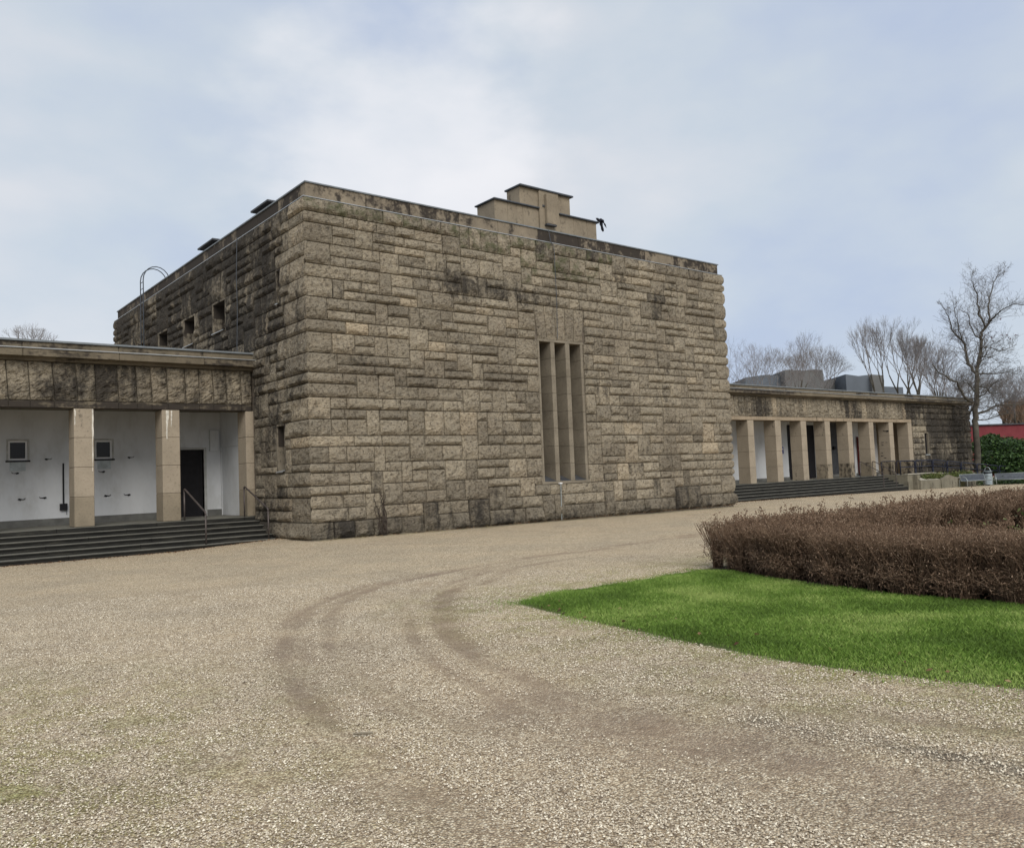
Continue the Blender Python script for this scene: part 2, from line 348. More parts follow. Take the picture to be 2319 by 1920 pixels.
    def build(s, name, mat, parent=None, smooth=False):
        me = bpy.data.meshes.new(name); me.from_pydata([tuple(p) for p in s.v], [], s.f)
        for k, a in s.a.items():
            t = me.attributes.new(k, 'FLOAT', 'POINT'); t.data.foreach_set('value', np.asarray(a, np.float32))
        if smooth: me.polygons.foreach_set('use_smooth', [True]*len(me.polygons))
        import bmesh
        if len(s.f) < 4000:
            bm = bmesh.new(); bm.from_mesh(me); bmesh.ops.recalc_face_normals(bm, faces=bm.faces); bm.to_mesh(me); bm.free()
        return link(name, me, mat, parent)
def tag(o, label=None, cat=None, group=None, kind=None):
    for k, v in (('label', label), ('category', cat), ('group', group), ('kind', kind)):
        if v: o[k] = v
    return o
def thing(name, loc, label, cat, group=None):
    o = bpy.data.objects.new(name, None); o.empty_display_size = 0.2; COL.objects.link(o); o.location = loc
    return tag(o, label, cat, group)
def own(part, root):
    """parent a mesh built in world coordinates to its thing"""
    part.parent = root; part.matrix_parent_inverse = Matrix.Translation(-Vector(root.location)); return part
def box_part(name, b, mat, root, bev=0.0):
    m = MB(); (m.bbox(*b, bev) if bev else m.box(*b)); return own(m.build(name, mat), root)
def poly_dist(P, line):
    d = np.full(len(P), 1e9)
    for a, b in zip(line[:-1], line[1:]):
        a = np.array(a); b = np.array(b); ab = b-a; t = np.clip(((P-a)@ab)/(ab@ab), 0, 1)
        d = np.minimum(d, np.hypot(*(P-(a+t[:, None]*ab)).T))
    return d
def inside(P, poly):
    x, y = P[:, 0], P[:, 1]; r = np.zeros(len(P), bool); n = len(poly)
    for i in range(n):
        x0, y0 = poly[i]; x1, y1 = poly[(i+1) % n]
        c = ((y0 > y) != (y1 > y)) & (x < (x1-x0)*(y-y0)/(y1-y0+1e-12)+x0); r ^= c
    return r

# ------------------------------------------------------------------ ground
def gz(x, y):
    x = np.asarray(x, float); y = np.asarray(y, float)
    near = np.interp(x, [-60, -3, 0, 19, 38, 52, 70, 3000], [-0.12, -0.10, 0.03, -0.07, -0.22, -0.45, -0.5, -0.5])
    k = np.clip((y+9)/7, 0, 1); k = k*k*(3-2*k); far = np.interp(x, [5, 30, 52, 70], [0, -0.15, -0.45, -0.5])
    return near*k + far*(1-k)
LAWN = [(-3.55, -13.35), (-3.1, -13.13), (-2.6, -13.05), (-1.8, -13.08), (-0.9, -13.15), (0, -13.1), (4, -12.95), (16, -12.9), (16, -27), (-3.2, -27), (-3.5, -24), (-3.7, -21), (-3.8, -19.5), (-3.9, -18.9), (-4.08, -18.1), (-4.15, -17.5), (-4.08, -16.8), (-3.97, -15.9), (-3.88, -15.2), (-3.78, -14.5), (-3.68, -13.9)]
TR = [[(14, -7.9), (6, -8.4), (1.66, -9.12), (-.29, -9.32), (-2.45, -9.7), (-3.9, -10.2), (-5.28, -11.16), (-6.27, -12.65), (-7.25, -15.02), (-7.7, -16.45), (-7.85, -17.26), (-7.9, -18.55), (-7.7, -21)],
      [(10, -8.9), (4, -8.8), (.5, -8.96), (-1.1, -9.6), (-3.02, -11.18), (-4.22, -12.59), (-5.27, -14.33), (-5.92, -15.86), (-6.08, -17.21), (-5.95, -18.16), (-5.88, -19.2), (-5.8, -21)],
      [(-3.4, -9.9), (-5.07, -11.45), (-5.98, -13.01), (-6.79, -15.12), (-7.05, -16.34), (-6.96, -17.24), (-6.65, -18.15), (-6.4, -20)],
      [(-5.6, -17.3), (-5.3, -18.2), (-5.0, -19.2), (-4.7, -20.4)],
      [(-6.35, -17.0), (-6.22, -18.2), (-6.12, -19), (-6.1, -19.6), (-6.02, -20.6)], [(-3.0, -10.5), (-4.4, -12.0), (-5.5, -13.9), (-6.25, -15.6), (-6.5, -17.0)], [(2, -9.6), (-1.0, -10.1), (-2.7, -11.5)],
      [(-9.3, -17.5), (-8.6, -18.3), (-7.9, -19.2), (-7.3, -20.1)]]
TW = [0.19, 0.18, 0.12, 0.12, 0.36, 0.10, 0.10, 0.12]
def axis(a, b, step, outer):
    lo = [a-v for v in outer][::-1]; hi = [b+v for v in outer]; return np.array(lo+list(np.arange(a, b+1e-6, step))+hi)
gx = axis(-14, 12, 0.08, [0.5, 1, 1.6, 2.4, 3.4, 4.6, 6, 8, 11, 15, 30, 60, 120, 300, 900]); gy = axis(-22.5, 3.5, 0.08, [1, 3, 7, 15, 30, 60, 120, 300, 900])
GX, GY = np.meshgrid(gx, gy); P = np.c_[GX.ravel(), GY.ravel()]
Z = gz(P[:, 0], P[:, 1])
track = np.zeros(len(P))
def streaks(P, l, wd, k):
    d = poly_dist(P, l); v = np.exp(-(d/(wd*1.35))**2); ix = np.nonzero(v > 0.02)[0]; a0 = np.array(l[0])
    for i in ix:
        x, y = P[i]; ang = math.hypot(x-1.0, y+17.5)      # the ruts sweep round this turning centre
        v[i] *= min(1.0, max(0.0, (0.95 if k == 4 else 0.60)+1.5*noise.noise(Vector((ang*5.5, math.atan2(y+17.5, x-1.0)*1.6, k*7.3)))))
    return v
for k_, (l, wd) in enumerate(zip(TR, TW)): track = np.maximum(track, streaks(P, l, wd, k_))
nz = np.array([noise.fractal(Vector((x*0.8, y*0.8, 3)), 1.0, 2.0, 3) for x, y in P]); track = track*np.clip(0.88+0.8*nz, 0, 1); track = np.maximum(track, 0.28*np.clip((-12.5-P[:, 1])/4, 0, 1)*(np.hypot(P[:, 0]+6, P[:, 1]+18) < 30)*np.clip(0.5+nz*1.6, 0, 1))
ld = poly_dist(P, LAWN+[LAWN[0]]); green = np.clip(1-ld/2.0, 0, 1)*1.0
green = np.maximum(green, np.clip(1-np.hypot(P[:, 0]+11.2, P[:, 1]+15.5)/4.6, 0, 1)*1.5)
green = np.maximum(green, np.clip(1-np.abs(P[:, 1]+0.1)/0.9, 0, 1)*(P[:, 0] > 0)*(P[:, 0] < 20)*0.9)
wet = np.exp(-(poly_dist(P, [(-5.62, -18.3), (-5.5, -19.0), (-5.45, -19.7), (-5.4, -21)])/0.10)**2)*0.75
wet = np.maximum(wet, np.exp(-(poly_dist(P, [(0, -0.2), (19.2, -0.2)])/0.22)**2)*1.0)
Z = Z + nz*0.012*(np.abs(P[:, 0]) < 25) - track*0.015
nx, ny = len(gx), len(gy); I = np.arange(nx*ny).reshape(ny, nx)
F = np.c_[I[:-1, :-1].ravel(), I[:-1, 1:].ravel(), I[1:, 1:].ravel(), I[1:, :-1].ravel()]
tag(link('ground', np_mesh('ground', np.c_[P, Z], F, {'track': track, 'green': green, 'wet': wet, 'lawn': np.clip(0.5+np.where(inside(P, LAWN), ld, -ld)/0.30, 0, 1)}, True), M['gravel']), kind='structure')

# loose stones lying on the gravel near the viewer
n = 260000
dd = 3.0+11.0*RNG.random(n)**1.25; aa = YAW + (RNG.random(n)-0.5)*1.26
px_ = CAM[0]+dd*np.sin(aa); py_ = CAM[1]+dd*np.cos(aa); PP = np.c_[px_, py_]
tk = np.zeros(n)
for l, wd in zip(TR, TW): tk = np.maximum(tk, np.exp(-(poly_dist(PP, l)/wd)**2))
clump = np.array([noise.noise(Vector((x*2.2, y*2.2, 9))) for x, y in PP])
keep = (RNG.random(n) > np.clip(tk*1.25, 0, 0.985)) & ~inside(PP, LAWN) & (clump > -0.42+0.2*RNG.random(n))
PP = PP[keep]; dd = dd[keep]; n = len(PP); zz = gz(PP[:, 0], PP[:, 1])
rr = (0.0032+0.0042*RNG.random(n)**2)*(1+0.02*dd); k5 = 5; ang0 = RNG.random(n)*6.28
V = np.zeros((n, 6, 3)); el = 0.55+0.45*RNG.random(n)
for k in range(5):
    a = 2*math.pi*k/5; r_ = rr*(0.8+0.5*RNG.random(n)); u = r_*math.cos(a); v = r_*math.sin(a)*el
    V[:, k, 0] = PP[:, 0]+u*np.cos(ang0)-v*np.sin(ang0); V[:, k, 1] = PP[:, 1]+u*np.sin(ang0)+v*np.cos(ang0); V[:, k, 2] = zz+(RNG.random(n)*0.5-0.1)*rr
V[:, 5, 0] = PP[:, 0]+(RNG.random(n)-.5)*rr*.9; V[:, 5, 1] = PP[:, 1]+(RNG.random(n)-.5)*rr*.9; V[:, 5, 2] = zz+rr*(0.7+0.5*RNG.random(n))
V[:, :, 2] += 0.003
b = (np.arange(n)*6)[:, None, None]; F = (b+np.array([[k, (k+1) % 5, 5] for k in range(5)])[None]).reshape(-1, 3)
tag(link('loose_gravel', np_mesh('loose_gravel', V.reshape(-1, 3), F, {'tone': np.repeat(np.clip(RNG.normal(0.5, 0.28, n), 0, 1), 6)}), M['pebble']),
    'loose pale angular gravel stones scattered over the forecourt', 'gravel', kind='stuff')

# lawn: soil sheet + blades
lp = []
for (xa, ya), (xb, yb) in zip(LAWN, LAWN[1:]+LAWN[:1]):
    k_ = max(1, int(math.hypot(xb-xa, yb-ya)/0.12))
    for i in range(k_):
        x = xa+(xb-xa)*i/k_; y = ya+(yb-ya)*i/k_; q = noise.fractal(Vector((x*2.2, y*2.2, 4)), 1.0, 2.0, 4)*0.13; lp.append((x+q+0.04, y-abs(q)*0.5))
lp = [(x+0.38, y-0.30) for x, y in lp]
V = [(x, y, 0.004+float(gz(x, y))) for x, y in lp]
me = bpy.data.meshes.new('lawn_soil'); me.from_pydata(V, [], [tuple(range(len(V)))][::-1]); me.update()
tag(link('lawn_ground', me, M['lawn']), kind='structure')
n = 330000
P = np.c_[RNG.uniform(-4.3, 0.3, n), RNG.uniform(-20.5, -12.9, n)]
edge = poly_dist(P, LAWN+[LAWN[0]]); ins = inside(P, LAWN)
hx = np.interp(P[:, 1], [-24, -18.2, -16.6, -15.4, -13.6], [-0.8, -0.8, -0.8, -0.6, 0.0])
thin = np.array([noise.noise(Vector((x*1.7, y*1.7, 1))) for x, y in P])
keep = ((ins & (RNG.random(n) < np.clip(edge/0.22+0.35+thin*0.9, 0, 1))) | (~ins & (RNG.random(n) < np.exp(-edge/0.14)*0.55*np.clip(0.6+thin*1.6, 0, 1)))) & (P[:, 0] < hx+0.35)
P = P[keep]; edge = edge[keep]; ins = ins[keep]; thin = thin[keep]; n = len(P)
hgt = RNG.uniform(0.018, 0.050, n)*np.where(ins, np.clip(0.5+edge*1.6, 0.5, 1.1), 0.45)*(1+thin*0.35); wd = RNG.uniform(0.0018, 0.0036, n)
a = RNG.random(n)*6.28; ln = RNG.uniform(0.1, 0.9, n)*hgt; la = RNG.random(n)*6.28
z0 = 0.006; V = np.zeros((n, 4, 3))
V[:, 0] = np.c_[P[:, 0]-np.cos(a)*wd, P[:, 1]-np.sin(a)*wd, np.full(n, z0)]; V[:, 1] = np.c_[P[:, 0]+np.cos(a)*wd, P[:, 1]+np.sin(a)*wd, np.full(n, z0)]
V[:, 2] = np.c_[P[:, 0]+np.cos(a)*wd*.6+np.cos(la)*ln*.4, P[:, 1]+np.sin(a)*wd*.6+np.sin(la)*ln*.4, z0+hgt*.65]
V[:, 3] = np.c_[P[:, 0]+np.cos(la)*ln, P[:, 1]+np.sin(la)*ln, z0+hgt]
b = (np.arange(n)*4)[:, None, None]; F = (b+np.array([[0, 1, 2], [0, 2, 3]])[None]).reshape(-1, 3)
big = np.array([noise.fractal(Vector((x*0.9, y*0.9, 5)), 1, 2, 3) for x, y in P])
tone = np.clip(0.45+big*0.7+RNG.normal(0, 0.22, n), 0, 1)
tag(link('lawn_grass', np_mesh('lawn_grass', V.reshape(-1, 3), F, {'tone': np.repeat(tone, 4)}), M['grass']),
    'short bright green grass covering the lawn beside the brown hedge', 'grass', kind='stuff')

# ------------------------------------------------------------------ rock faced masonry
def stone_mesh(quad, n_out, mb, bulge=0.055, step=0.085, corner=(False, False), cb=0.06, rough=1.0, sootf=None):
    """quad = 4 world points (bl, br, tr, tl); corner flags: left / right edge is a building corner"""
    bl, br, tr_, tl = [np.array(p, float) for p in quad]; n_out = np.array(n_out, float)
    wdt = np.linalg.norm(br-bl); hgt = np.linalg.norm(tl-bl); ud = (br-bl)/wdt
    e = 0.016
    nu = max(2, int(round(wdt/step))); nv = max(5, int(round(hgt/(step*0.65))))
    us = [0, e/wdt]+[e/wdt+(1-2*e/wdt)*(i/nu) for i in range(1, nu)]+[1-e/wdt, 1]
    vs = [0, e/hgt]+[e/hgt+(1-2*e/hgt)*(i/nv) for i in range(1, nv)]+[1-e/hgt, 1]
    off = random.uniform(0, 50); bg_ = bulge*random.uniform(0.65, 1.25); tilt = random.uniform(-0.2, 0.2); tv = random.uniform(0.0, 0.5)
    V = []
    for j, v in enumerate(vs):
        for i, u in enumerate(us):
            p = (bl*(1-u)+br*u)*(1-v)+(tl*(1-u)+tr_*u)*v
            lu = 1e9 if corner[0] else u*wdt; ru = 1e9 if corner[1] else (1-u)*wdt
            dmin = min(lu, ru, v*hgt*1.0, (1-v)*hgt*1.25)
            if dmin <= 1e-6: d = -0.055
            else:
                pr = min(1, dmin/0.075)**0.55
                q = Vector((p[0]*5+off, p[1]*5, p[2]*6)); q2 = q*2.7
                vr = 0.30+0.22*noise.noise(Vector((p[0]*3.1+off, p[1]*3.1, 7.7)))
                sh_ = (1-0.62*(v-vr)/(1-vr)) if v > vr else (0.25+0.75*max(0, v/vr)**0.8)
                d = 0.004+pr*bg_*1.25*(1+tilt*(u-.5)*2)*sh_+pr*rough*0.8*(noise.noise(q)*0.040+(0.25-abs(noise.noise(q2)))*0.045+max(0, noise.noise(q*0.7+Vector((9, 3, 1))))*0.04)
                d = max(d, 0.002)
            shift = 0
            if corner[0] and i == 0: d = cb*(1-abs(2*v-1)**3)-0.015; shift = -d
            if corner[1] and i == len(us)-1: d = cb*(1-abs(2*v-1)**3)-0.015; shift = d
            if corner[0] and i == 1: shift = 0.02
            if corner[1] and i == len(us)-2: shift = -0.02
            jx = 0
            if 1 < i < len(us)-2 and 1 < j < len(vs)-2: jx = random.uniform(-0.3, 0.3)*step
            V.append(tuple(p+n_out*d+ud*(shift+jx)))
    W_ = len(us); Fq = []
    flip = np.dot(np.cross(br-bl, tl-bl), n_out) < 0
    for j in range(len(vs)-1):
        for i in range(W_-1):
            q = (j*W_+i, j*W_+i+1, (j+1)*W_+i+1, (j+1)*W_+i); Fq.append(q[::-1] if flip else q)
    mb.add(V, Fq)
    if sootf:
        a_ = mb.a['soot']; n0 = len(a_)-len(V)
        for i_, p in enumerate(V): a_[n0+i_] += sootf(p)
def layout(u0, u1, rows, blocks, seed, wmin=0.38, wavg=0.95, ptall=0.30, qw=(0.55, 1.15)):
    """random ashlar: list of (ua, ub, z0, z1). rows = z boundaries. blocks = openings (ua, ub, z0, z1)"""
    rs = random.Random(seed); occ = [[] for _ in rows]; out_ = []
    for b in blocks:
        for r in range(len(rows)-1):
            if b[2] < rows[r+1]-0.02 and b[3] > rows[r]+0.02: occ[r].append((b[0], b[1]))
    for r in range(len(rows)-1):
        iv = []; cur = u0
        for a, b in sorted(occ[r]):
            if a-cur > 0.03: iv.append((cur, a))
            cur = max(cur, b)
        if u1-cur > 0.03: iv.append((cur, u1))
        for a, b in iv:
            x = a; h = rows[r+1]-rows[r]
            while x < b-1e-6:
                tall = rs.random() < ptall and r+2 < len(rows) and rows[r+2]-rows[r] < 1.0
                if h > 0.40: wv = rs.uniform(0.5, 1.05)
                else: wv = rs.choice([rs.uniform(0.42, 0.8), rs.uniform(0.7, 1.25)])
                if tall: wv = rs.uniform(0.36, 0.82)
                if b-(x+wv) < wmin: wv = b-x
                if wv > 1.6: wv = wv/2
                if tall:
                    for (p, q) in occ[r+1]+[(u0-1, u0), (u1, u1+1)]:
                        if x < q-1e-6 and x+wv > p+1e-6: tall = False
                        elif 1e-6 < x-q < wmin or 1e-6 < p-(x+wv) < wmin: tall = False
                if tall:
                    out_.append((x, x+wv, rows[r], rows[r+2])); occ[r+1].append((x, x+wv))
                else: out_.append((x, x+wv, rows[r], rows[r+1]))
                x += wv
    return out_
def sub_rows(z, maxh=0.48):
    o = [z[0]]
    for a, b in zip(z[:-1], z[1:]):
        if b-a > maxh and b > 0.6: o.append(a+(b-a)*(0.55 if (int(b*10) % 2) else 0.46))
        o.append(b)
    return o
def depth_of(p): return float((np.array(p)-CAM)@fwd)
def cut_rects(u0, u1, z0, z1, ops):
    us = sorted({u0, u1}|{v for o in ops for v in (o[0], o[1]) if u0 < v < u1}); zs = sorted({z0, z1}|{v for o in ops for v in (o[2], o[3]) if z0 < v < z1}); r = []
    for a, b in zip(us[:-1], us[1:]):
        run = None
        for c, d in zip(zs[:-1], zs[1:]):
            hole = any(o[0] <= a+1e-6 and o[1] >= b-1e-6 and o[2] <= c+1e-6 and o[3] >= d-1e-6 for o in ops)
            if hole: run = None
            elif run is not None: run = (a, b, run[2], d); r[-1] = run
            else: run = (a, b, c, d); r.append(run)
    return r
def place_stones(stones, root, cap=300):
    """stones: list of dict(area, build) -> the largest as parts, the rest joined"""
    stones.sort(key=lambda s: -s['area'])
    for s in stones[:cap]:
        mb = MB(); mb.cur = s['cur']; s['fn'](mb); own(mb.build('stone', M['rubble']), root)
    if len(stones) > cap:
        mb = MB()
        for s in stones[cap:]: mb.cur = s['cur']; s['fn'](mb)
        me = bpy.data.meshes.new('small_stones'); me.from_pydata(mb.v, [], mb.f)
        for k, a_ in mb.a.items():
            t = me.attributes.new(k, 'FLOAT', 'POINT'); t.data.foreach_set('value', np.asarray(a_, np.float32))
        o = link('small_stones', me, M['rubble']); o['kind'] = 'stuff'; own(o, root)

W, LEN, HM, HP = 19.06, 21.1, 9.73, 10.23
hall = thing('memorial_hall', (0, 0, 0), 'large block of rough tan and soot-black sandstone with three tall window slots', 'building')
QZ = [0, 0.5, 1.2, 1.52, 1.88, 2.15, 2.62, 2.93, 3.4, 4.02, 4.41, 4.72, 5.28, 5.87, 6.23, 6.88, 7.45, 7.83, 8.46, 9.01, 9.33, 9.73]
stones = []
def tone_soot(face, c, u, z):
    t = min(1, max(0, random.gauss(0.5, 0.155))); soot = 0.0; moss = 0.0
    nn = 0
    if face == 'front':
        soot = 0.03+0.26*nn
        if z > 9.3: soot += 0.12; moss = 0.45
        if 8.4 < z < 9.3 and 8 < u < 14: moss = 0.45
        if z < 0.5: soot += 0.13; t *= 0.2
        if z > 7.2 and u > 12: moss = 0.15
        soot += 0.12*math.exp(-((u-1.6)/1.2)**2)*(5.0 < z < 6.2)
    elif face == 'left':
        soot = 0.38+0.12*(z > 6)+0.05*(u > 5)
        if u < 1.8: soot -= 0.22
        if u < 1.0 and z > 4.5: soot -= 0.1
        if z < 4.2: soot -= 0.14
    elif face == 'end':
        soot = 0.50; t = t*0.4+0.05
        if u < 46 and z < 3.6: soot = 0.22; t = 0.5
    if random.random() < 0.09: soot += random.uniform(0.08, 0.24)
    return (t, soot, moss)
def soot_front(p):
    x, y, z = p; nn = noise.noise(Vector((x*0.5, 3, z*0.7)))
    return 0.24*nn+0.30*math.exp(-((z-(8.05-0.05*x))/0.45)**2)*math.exp(-((x-7.0)/3.4)**2)+0.10*math.exp(-(z/0.45)**2)
def soot_side(p):
    x, y, z = p; return 0.40*noise.noise(Vector((x*0.5, y*0.5, z*0.7)))
def add_face(face, rects, n_out, mk, u0, u1, corners, step=0.085, bulge=0.055, sc=1.0):
    for (a, b, z0, z1) in rects:
        cl = corners[0] and a <= u0+1e-6; crn = corners[1] and b >= u1-1e-6
        q = [mk(a, z0), mk(b, z0), mk(b, z1), mk(a, z1)]; c = np.mean(np.array(q), 0)
        base = z0 < 0.3 and face in ('front', 'left', 'right')
        cur = tone_soot(face, c, (a+b)/2, (z0+z1)/2)
        dp = max(3, depth_of(c)); vd = (np.array(c)-CAM); vd /= np.linalg.norm(vd)
        area = (b-a)*(z1-z0)*abs(float(vd@np.array(n_out)))/dp**2
        if face == 'right': area = 0
        bu = bulge*1.9 if base else bulge
        small = (b-a)*(z1-z0) < 0.3 and (b-a) < (z1-z0)*1.4
        if small: bu *= 0.6
        stp = step*(1.0 if area*2.4e6 > 900 else 1.2)
        fl_ = random.random(); bu *= 0.45 if fl_ < 0.2 else (1.3 if fl_ > 0.7 else 1.0)
        def fn(mb, q=q, bu=bu, cl=cl, crn=crn, stp=stp, base=base):
            stone_mesh(q, n_out, mb, bu, stp, (cl, crn), 0.13 if base else 0.075, 1.0, soot_front if face == 'front' else soot_side)
        stones.append(dict(area=area, fn=fn, cur=cur))
SLOT = (8.50, 10.68, 1.25, 6.23); LINT = (8.42, 10.76, 6.23, 7.45)
QZF = [0, 0.5, 0.88, 1.25, 1.52, 1.88, 2.15, 2.62, 2.93, 3.4, 4.02, 4.41, 4.72, 5.28, 5.87, 6.23, 6.88, 7.45, 7.83, 8.46, 9.01, 9.33, 9.73]
rowsF = sub_rows(QZF)
# corner quoins are as tall as the courses seen on the corner
rects = []; lefts = []
def quoins(zs, u_edge, sgn, seed):
    rs = random.Random(seed); o = []
    for a, b in zip(zs[:-1], zs[1:]):
        wv = rs.uniform(0.65, 1.5) if b-a < 0.45 else rs.uniform(0.55, 0.95); o.append((min(u_edge, u_edge+sgn*wv), max(u_edge, u_edge+sgn*wv), a, b))
    return o
qf = quoins(QZF, 0.0, 1, 3); qr = quoins([z for z in QZF if z != 0.88], W, -1, 5)
qf[-1] = (0, 2.0, 9.33, 9.73)
fr = layout(0, W, rowsF, [SLOT, LINT]+qf+qr, 21)
add_face('front', qf+qr+fr, (0, -1, 0), lambda u, z: (u, 0, z), 0, W, (True, True))
# flared lintel stones over the slots
tb = [8.39, 8.84, 9.34, 9.83, 10.29, 10.77]; bb = [8.53, 8.95, 9.38, 9.80, 10.21, 10.63]
for k in range(5):
    q = [(bb[k], 0, 6.26), (bb[k+1], 0, 6.26), (tb[k+1], 0, 7.45), (tb[k], 0, 7.45)]
    stones.append(dict(area=1, cur=(random.uniform(.45, .75), 0.1, 0), fn=lambda mb, q=q: stone_mesh(q, (0, -1, 0), mb, 0.03, 0.1)))
LW = [(6.27, 7.58, 6.90, 8.05), (9.42, 10.78, 6.90, 8.05), (12.70, 14.06, 6.90, 8.05), (15.98, 17.30, 6.90, 8.05)]
SL = [(1.63, 2.27, 1.93, 3.40), (1.72, 2.05, 6.94, 8.05)]
QZL = [0, 0.5, 1.2, 1.52, 1.93, 2.15, 2.62, 2.93, 3.4, 4.02, 4.41, 4.72, 5.28, 5.87, 6.23, 6.9, 7.45, 8.05, 8.46, 9.01, 9.33, 9.73]
ql = [(0.0, 1.0+0.5*random.random(), a, b) for a, b in zip(QZL[:-1], QZL[1:])]
ql = [(a, min(b, 1.25) if z1 > 1.9 and z0 < 3.5 else b, z0, z1) for a, b, z0, z1 in ql]
wing_hid = (3.95, LEN, -1, 5.6)
lint = []
for o in LW:
    n_ = 3; wv = (o[1]-o[0]+0.3)/n_
    for k in range(n_): lint.append((o[0]-0.15+wv*k, o[0]-0.15+wv*(k+1), 8.05, 9.01))
lr = layout(0, LEN, sub_rows(QZL), ql+LW+SL+lint+[(3.95, LEN, -1, 5.28)], 33)
add_face('left', ql+lr+lint, (-1, 0, 0), lambda u, z: (0, u, z), 0, LEN, (True, True), bulge=0.065)
rr_ = layout(0, 5.5, [0, 0.5]+[z for z in QZF[2:] if z != 0.88], [(4.3, 5.5, -1, 5.3)], 8, ptall=0)
add_face('right', rr_, (1, 0, 0), lambda u, z: (W, u, z), 0, 5.5, (True, False), step=0.16)
place_stones(stones, hall, 300)
# wall core, split round the openings
TH = 0.8
mb = MB()
for a, b, c, d in cut_rects(0.03, W-0.03, -0.4, HM, [(8.56, 10.62, 1.28, 6.23)]): mb.box(a, 0.03, c, b, TH, d)
own(mb.build('wall_core', M['mortar']), hall)
mb = MB()
for a, b, c, d in cut_rects(TH, LEN-0.03, -0.4, HM, LW+[SL[0], SL[1]]): mb.box(0.03, a, c, TH, b, d)
mb.box(0.035, TH-0.01, 0, 0.05, TH+0.01, 1)
own(mb.build('wall_core', M['mortar']), hall)
box_part('wall_core', (W-TH, TH, -0.4, W-0.03, LEN-0.03, HM), M['mortar'], hall)
box_part('wall_core', (TH, LEN-TH, -0.4, W-TH, LEN-0.03, HM), M['mortar'], hall)
box_part('interior_floor', (TH, TH, 0.3, W-TH, LEN-TH, 0.4), M['void'], hall)
box_part('inner_screen', (TH+0.5, TH+0.35, 0.4, TH+0.55, LEN-TH-0.1, 9.9), M['void'], hall)
# roof and parapet blocks
box_part('roof', (0.5, 0.5, 9.9, W-0.5, LEN-0.5, 10.0), M['roof'], hall)
def parapet(a, b, fixed, axis_, sgn):
    rs = random.Random(int(fixed*10)+axis_); x = a
    while x < b-1e-6:
        wv = rs.uniform(1.5, 1.95)
        if b-(x+wv) < 0.8: wv = b-x
        m = MB(); m.cur = (0.5, rs.choice([0, 0, .15, .3])+(0.22 if axis_ == 0 else 0), 0); y0, y1 = sorted((fixed, fixed+sgn*0.35))
        if axis_ == 1: m.bbox(x+0.004, y0, HM+0.02, x+wv-0.004, y1, HP-0.04, 0.01)
        else: m.bbox(y0, x+0.004, HM+0.02, y1, x+wv-0.004, HP-0.04, 0.01)
        own(m.build('parapet_block', M['parapet']), hall); x += wv
parapet(0.11, W-0.11, 0.11, 1, 1); parapet(0.47, LEN-0.47, 0.11, 0, 1); parapet(0.47, LEN-0.47, W-0.11, 0, -1); parapet(0.11, W-0.11, LEN-0.11, 1, -1)
def ring(mb, x0, y0, x1, y1, wd, z0, z1):
    mb.box(x0, y0, z0, x1, y0+wd, z1); mb.box(x0, y1-wd, z0, x1, y1, z1); mb.box(x0, y0+wd, z0, x0+wd, y1-wd, z1); mb.box(x1-wd, y0+wd, z0, x1, y1-wd, z1)
mb = MB(); ring(mb, 0.075, 0.075, W-0.075, LEN-0.075, 0.44, HP-0.04, HP); own(mb.build('parapet_flashing', M['zinc_dull']), hall)
mb = MB(); ring(mb, -0.03, -0.03, W+0.03, LEN+0.03, 0.16, HM, HM+0.022); own(mb.build('ledge_flashing', M['zinc']), hall)
# slots: mullions built of drums, jambs, sills, glass
def drums(x0, y0, x1, y1, z0, z1, n_, name, mat, root, gap=0.006, bev=0.008, kind=None):
    core = MB().box(x0+0.012, y0+0.012, z0, x1-0.012, y1-0.012, z1); c = own(core.build(name, M['mortar']), root); h = (z1-z0)/n_
    for k in range(n_):
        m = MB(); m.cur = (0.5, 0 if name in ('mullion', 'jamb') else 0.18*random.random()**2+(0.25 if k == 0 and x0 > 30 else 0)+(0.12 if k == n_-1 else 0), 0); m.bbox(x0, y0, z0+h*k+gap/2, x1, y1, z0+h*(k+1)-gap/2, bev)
        o = m.build('block', mat[k] if isinstance(mat, list) else mat); o.parent = c
    return c
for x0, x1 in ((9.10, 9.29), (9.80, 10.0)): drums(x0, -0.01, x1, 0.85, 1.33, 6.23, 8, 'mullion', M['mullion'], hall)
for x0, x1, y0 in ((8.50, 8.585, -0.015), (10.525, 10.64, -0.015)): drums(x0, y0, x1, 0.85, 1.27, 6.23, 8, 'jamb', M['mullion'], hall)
box_part('slot_head', (8.50, -0.02, 6.19, 10.66, 0.8, 6.27), M['mullion'], hall)
box_part('slot_sill', (8.44, -0.04, 1.25, 10.70, 0.6, 1.335), M['mullion'], hall)
for x0, x1 in ((8.585, 9.10), (9.29, 9.80), (10.0, 10.525)):
    mb = MB(); mb.add([(x0+.003, -0.03, 1.345), (x1-.003, -0.03, 1.345), (x1-.003, 0.8, 1.62), (x0+.003, 0.8, 1.62), (x0+.003, -0.03, 1.30), (x1-.003, -0.03, 1.30)], [(0, 1, 2, 3), (4, 5, 1, 0)])
    own(mb.build('sill_flashing', M['zinc_dark']), hall)
    g = box_part('window_pane', (x0, 0.80, 1.5, x1, 0.83, 6.2), M['glass'], hall)
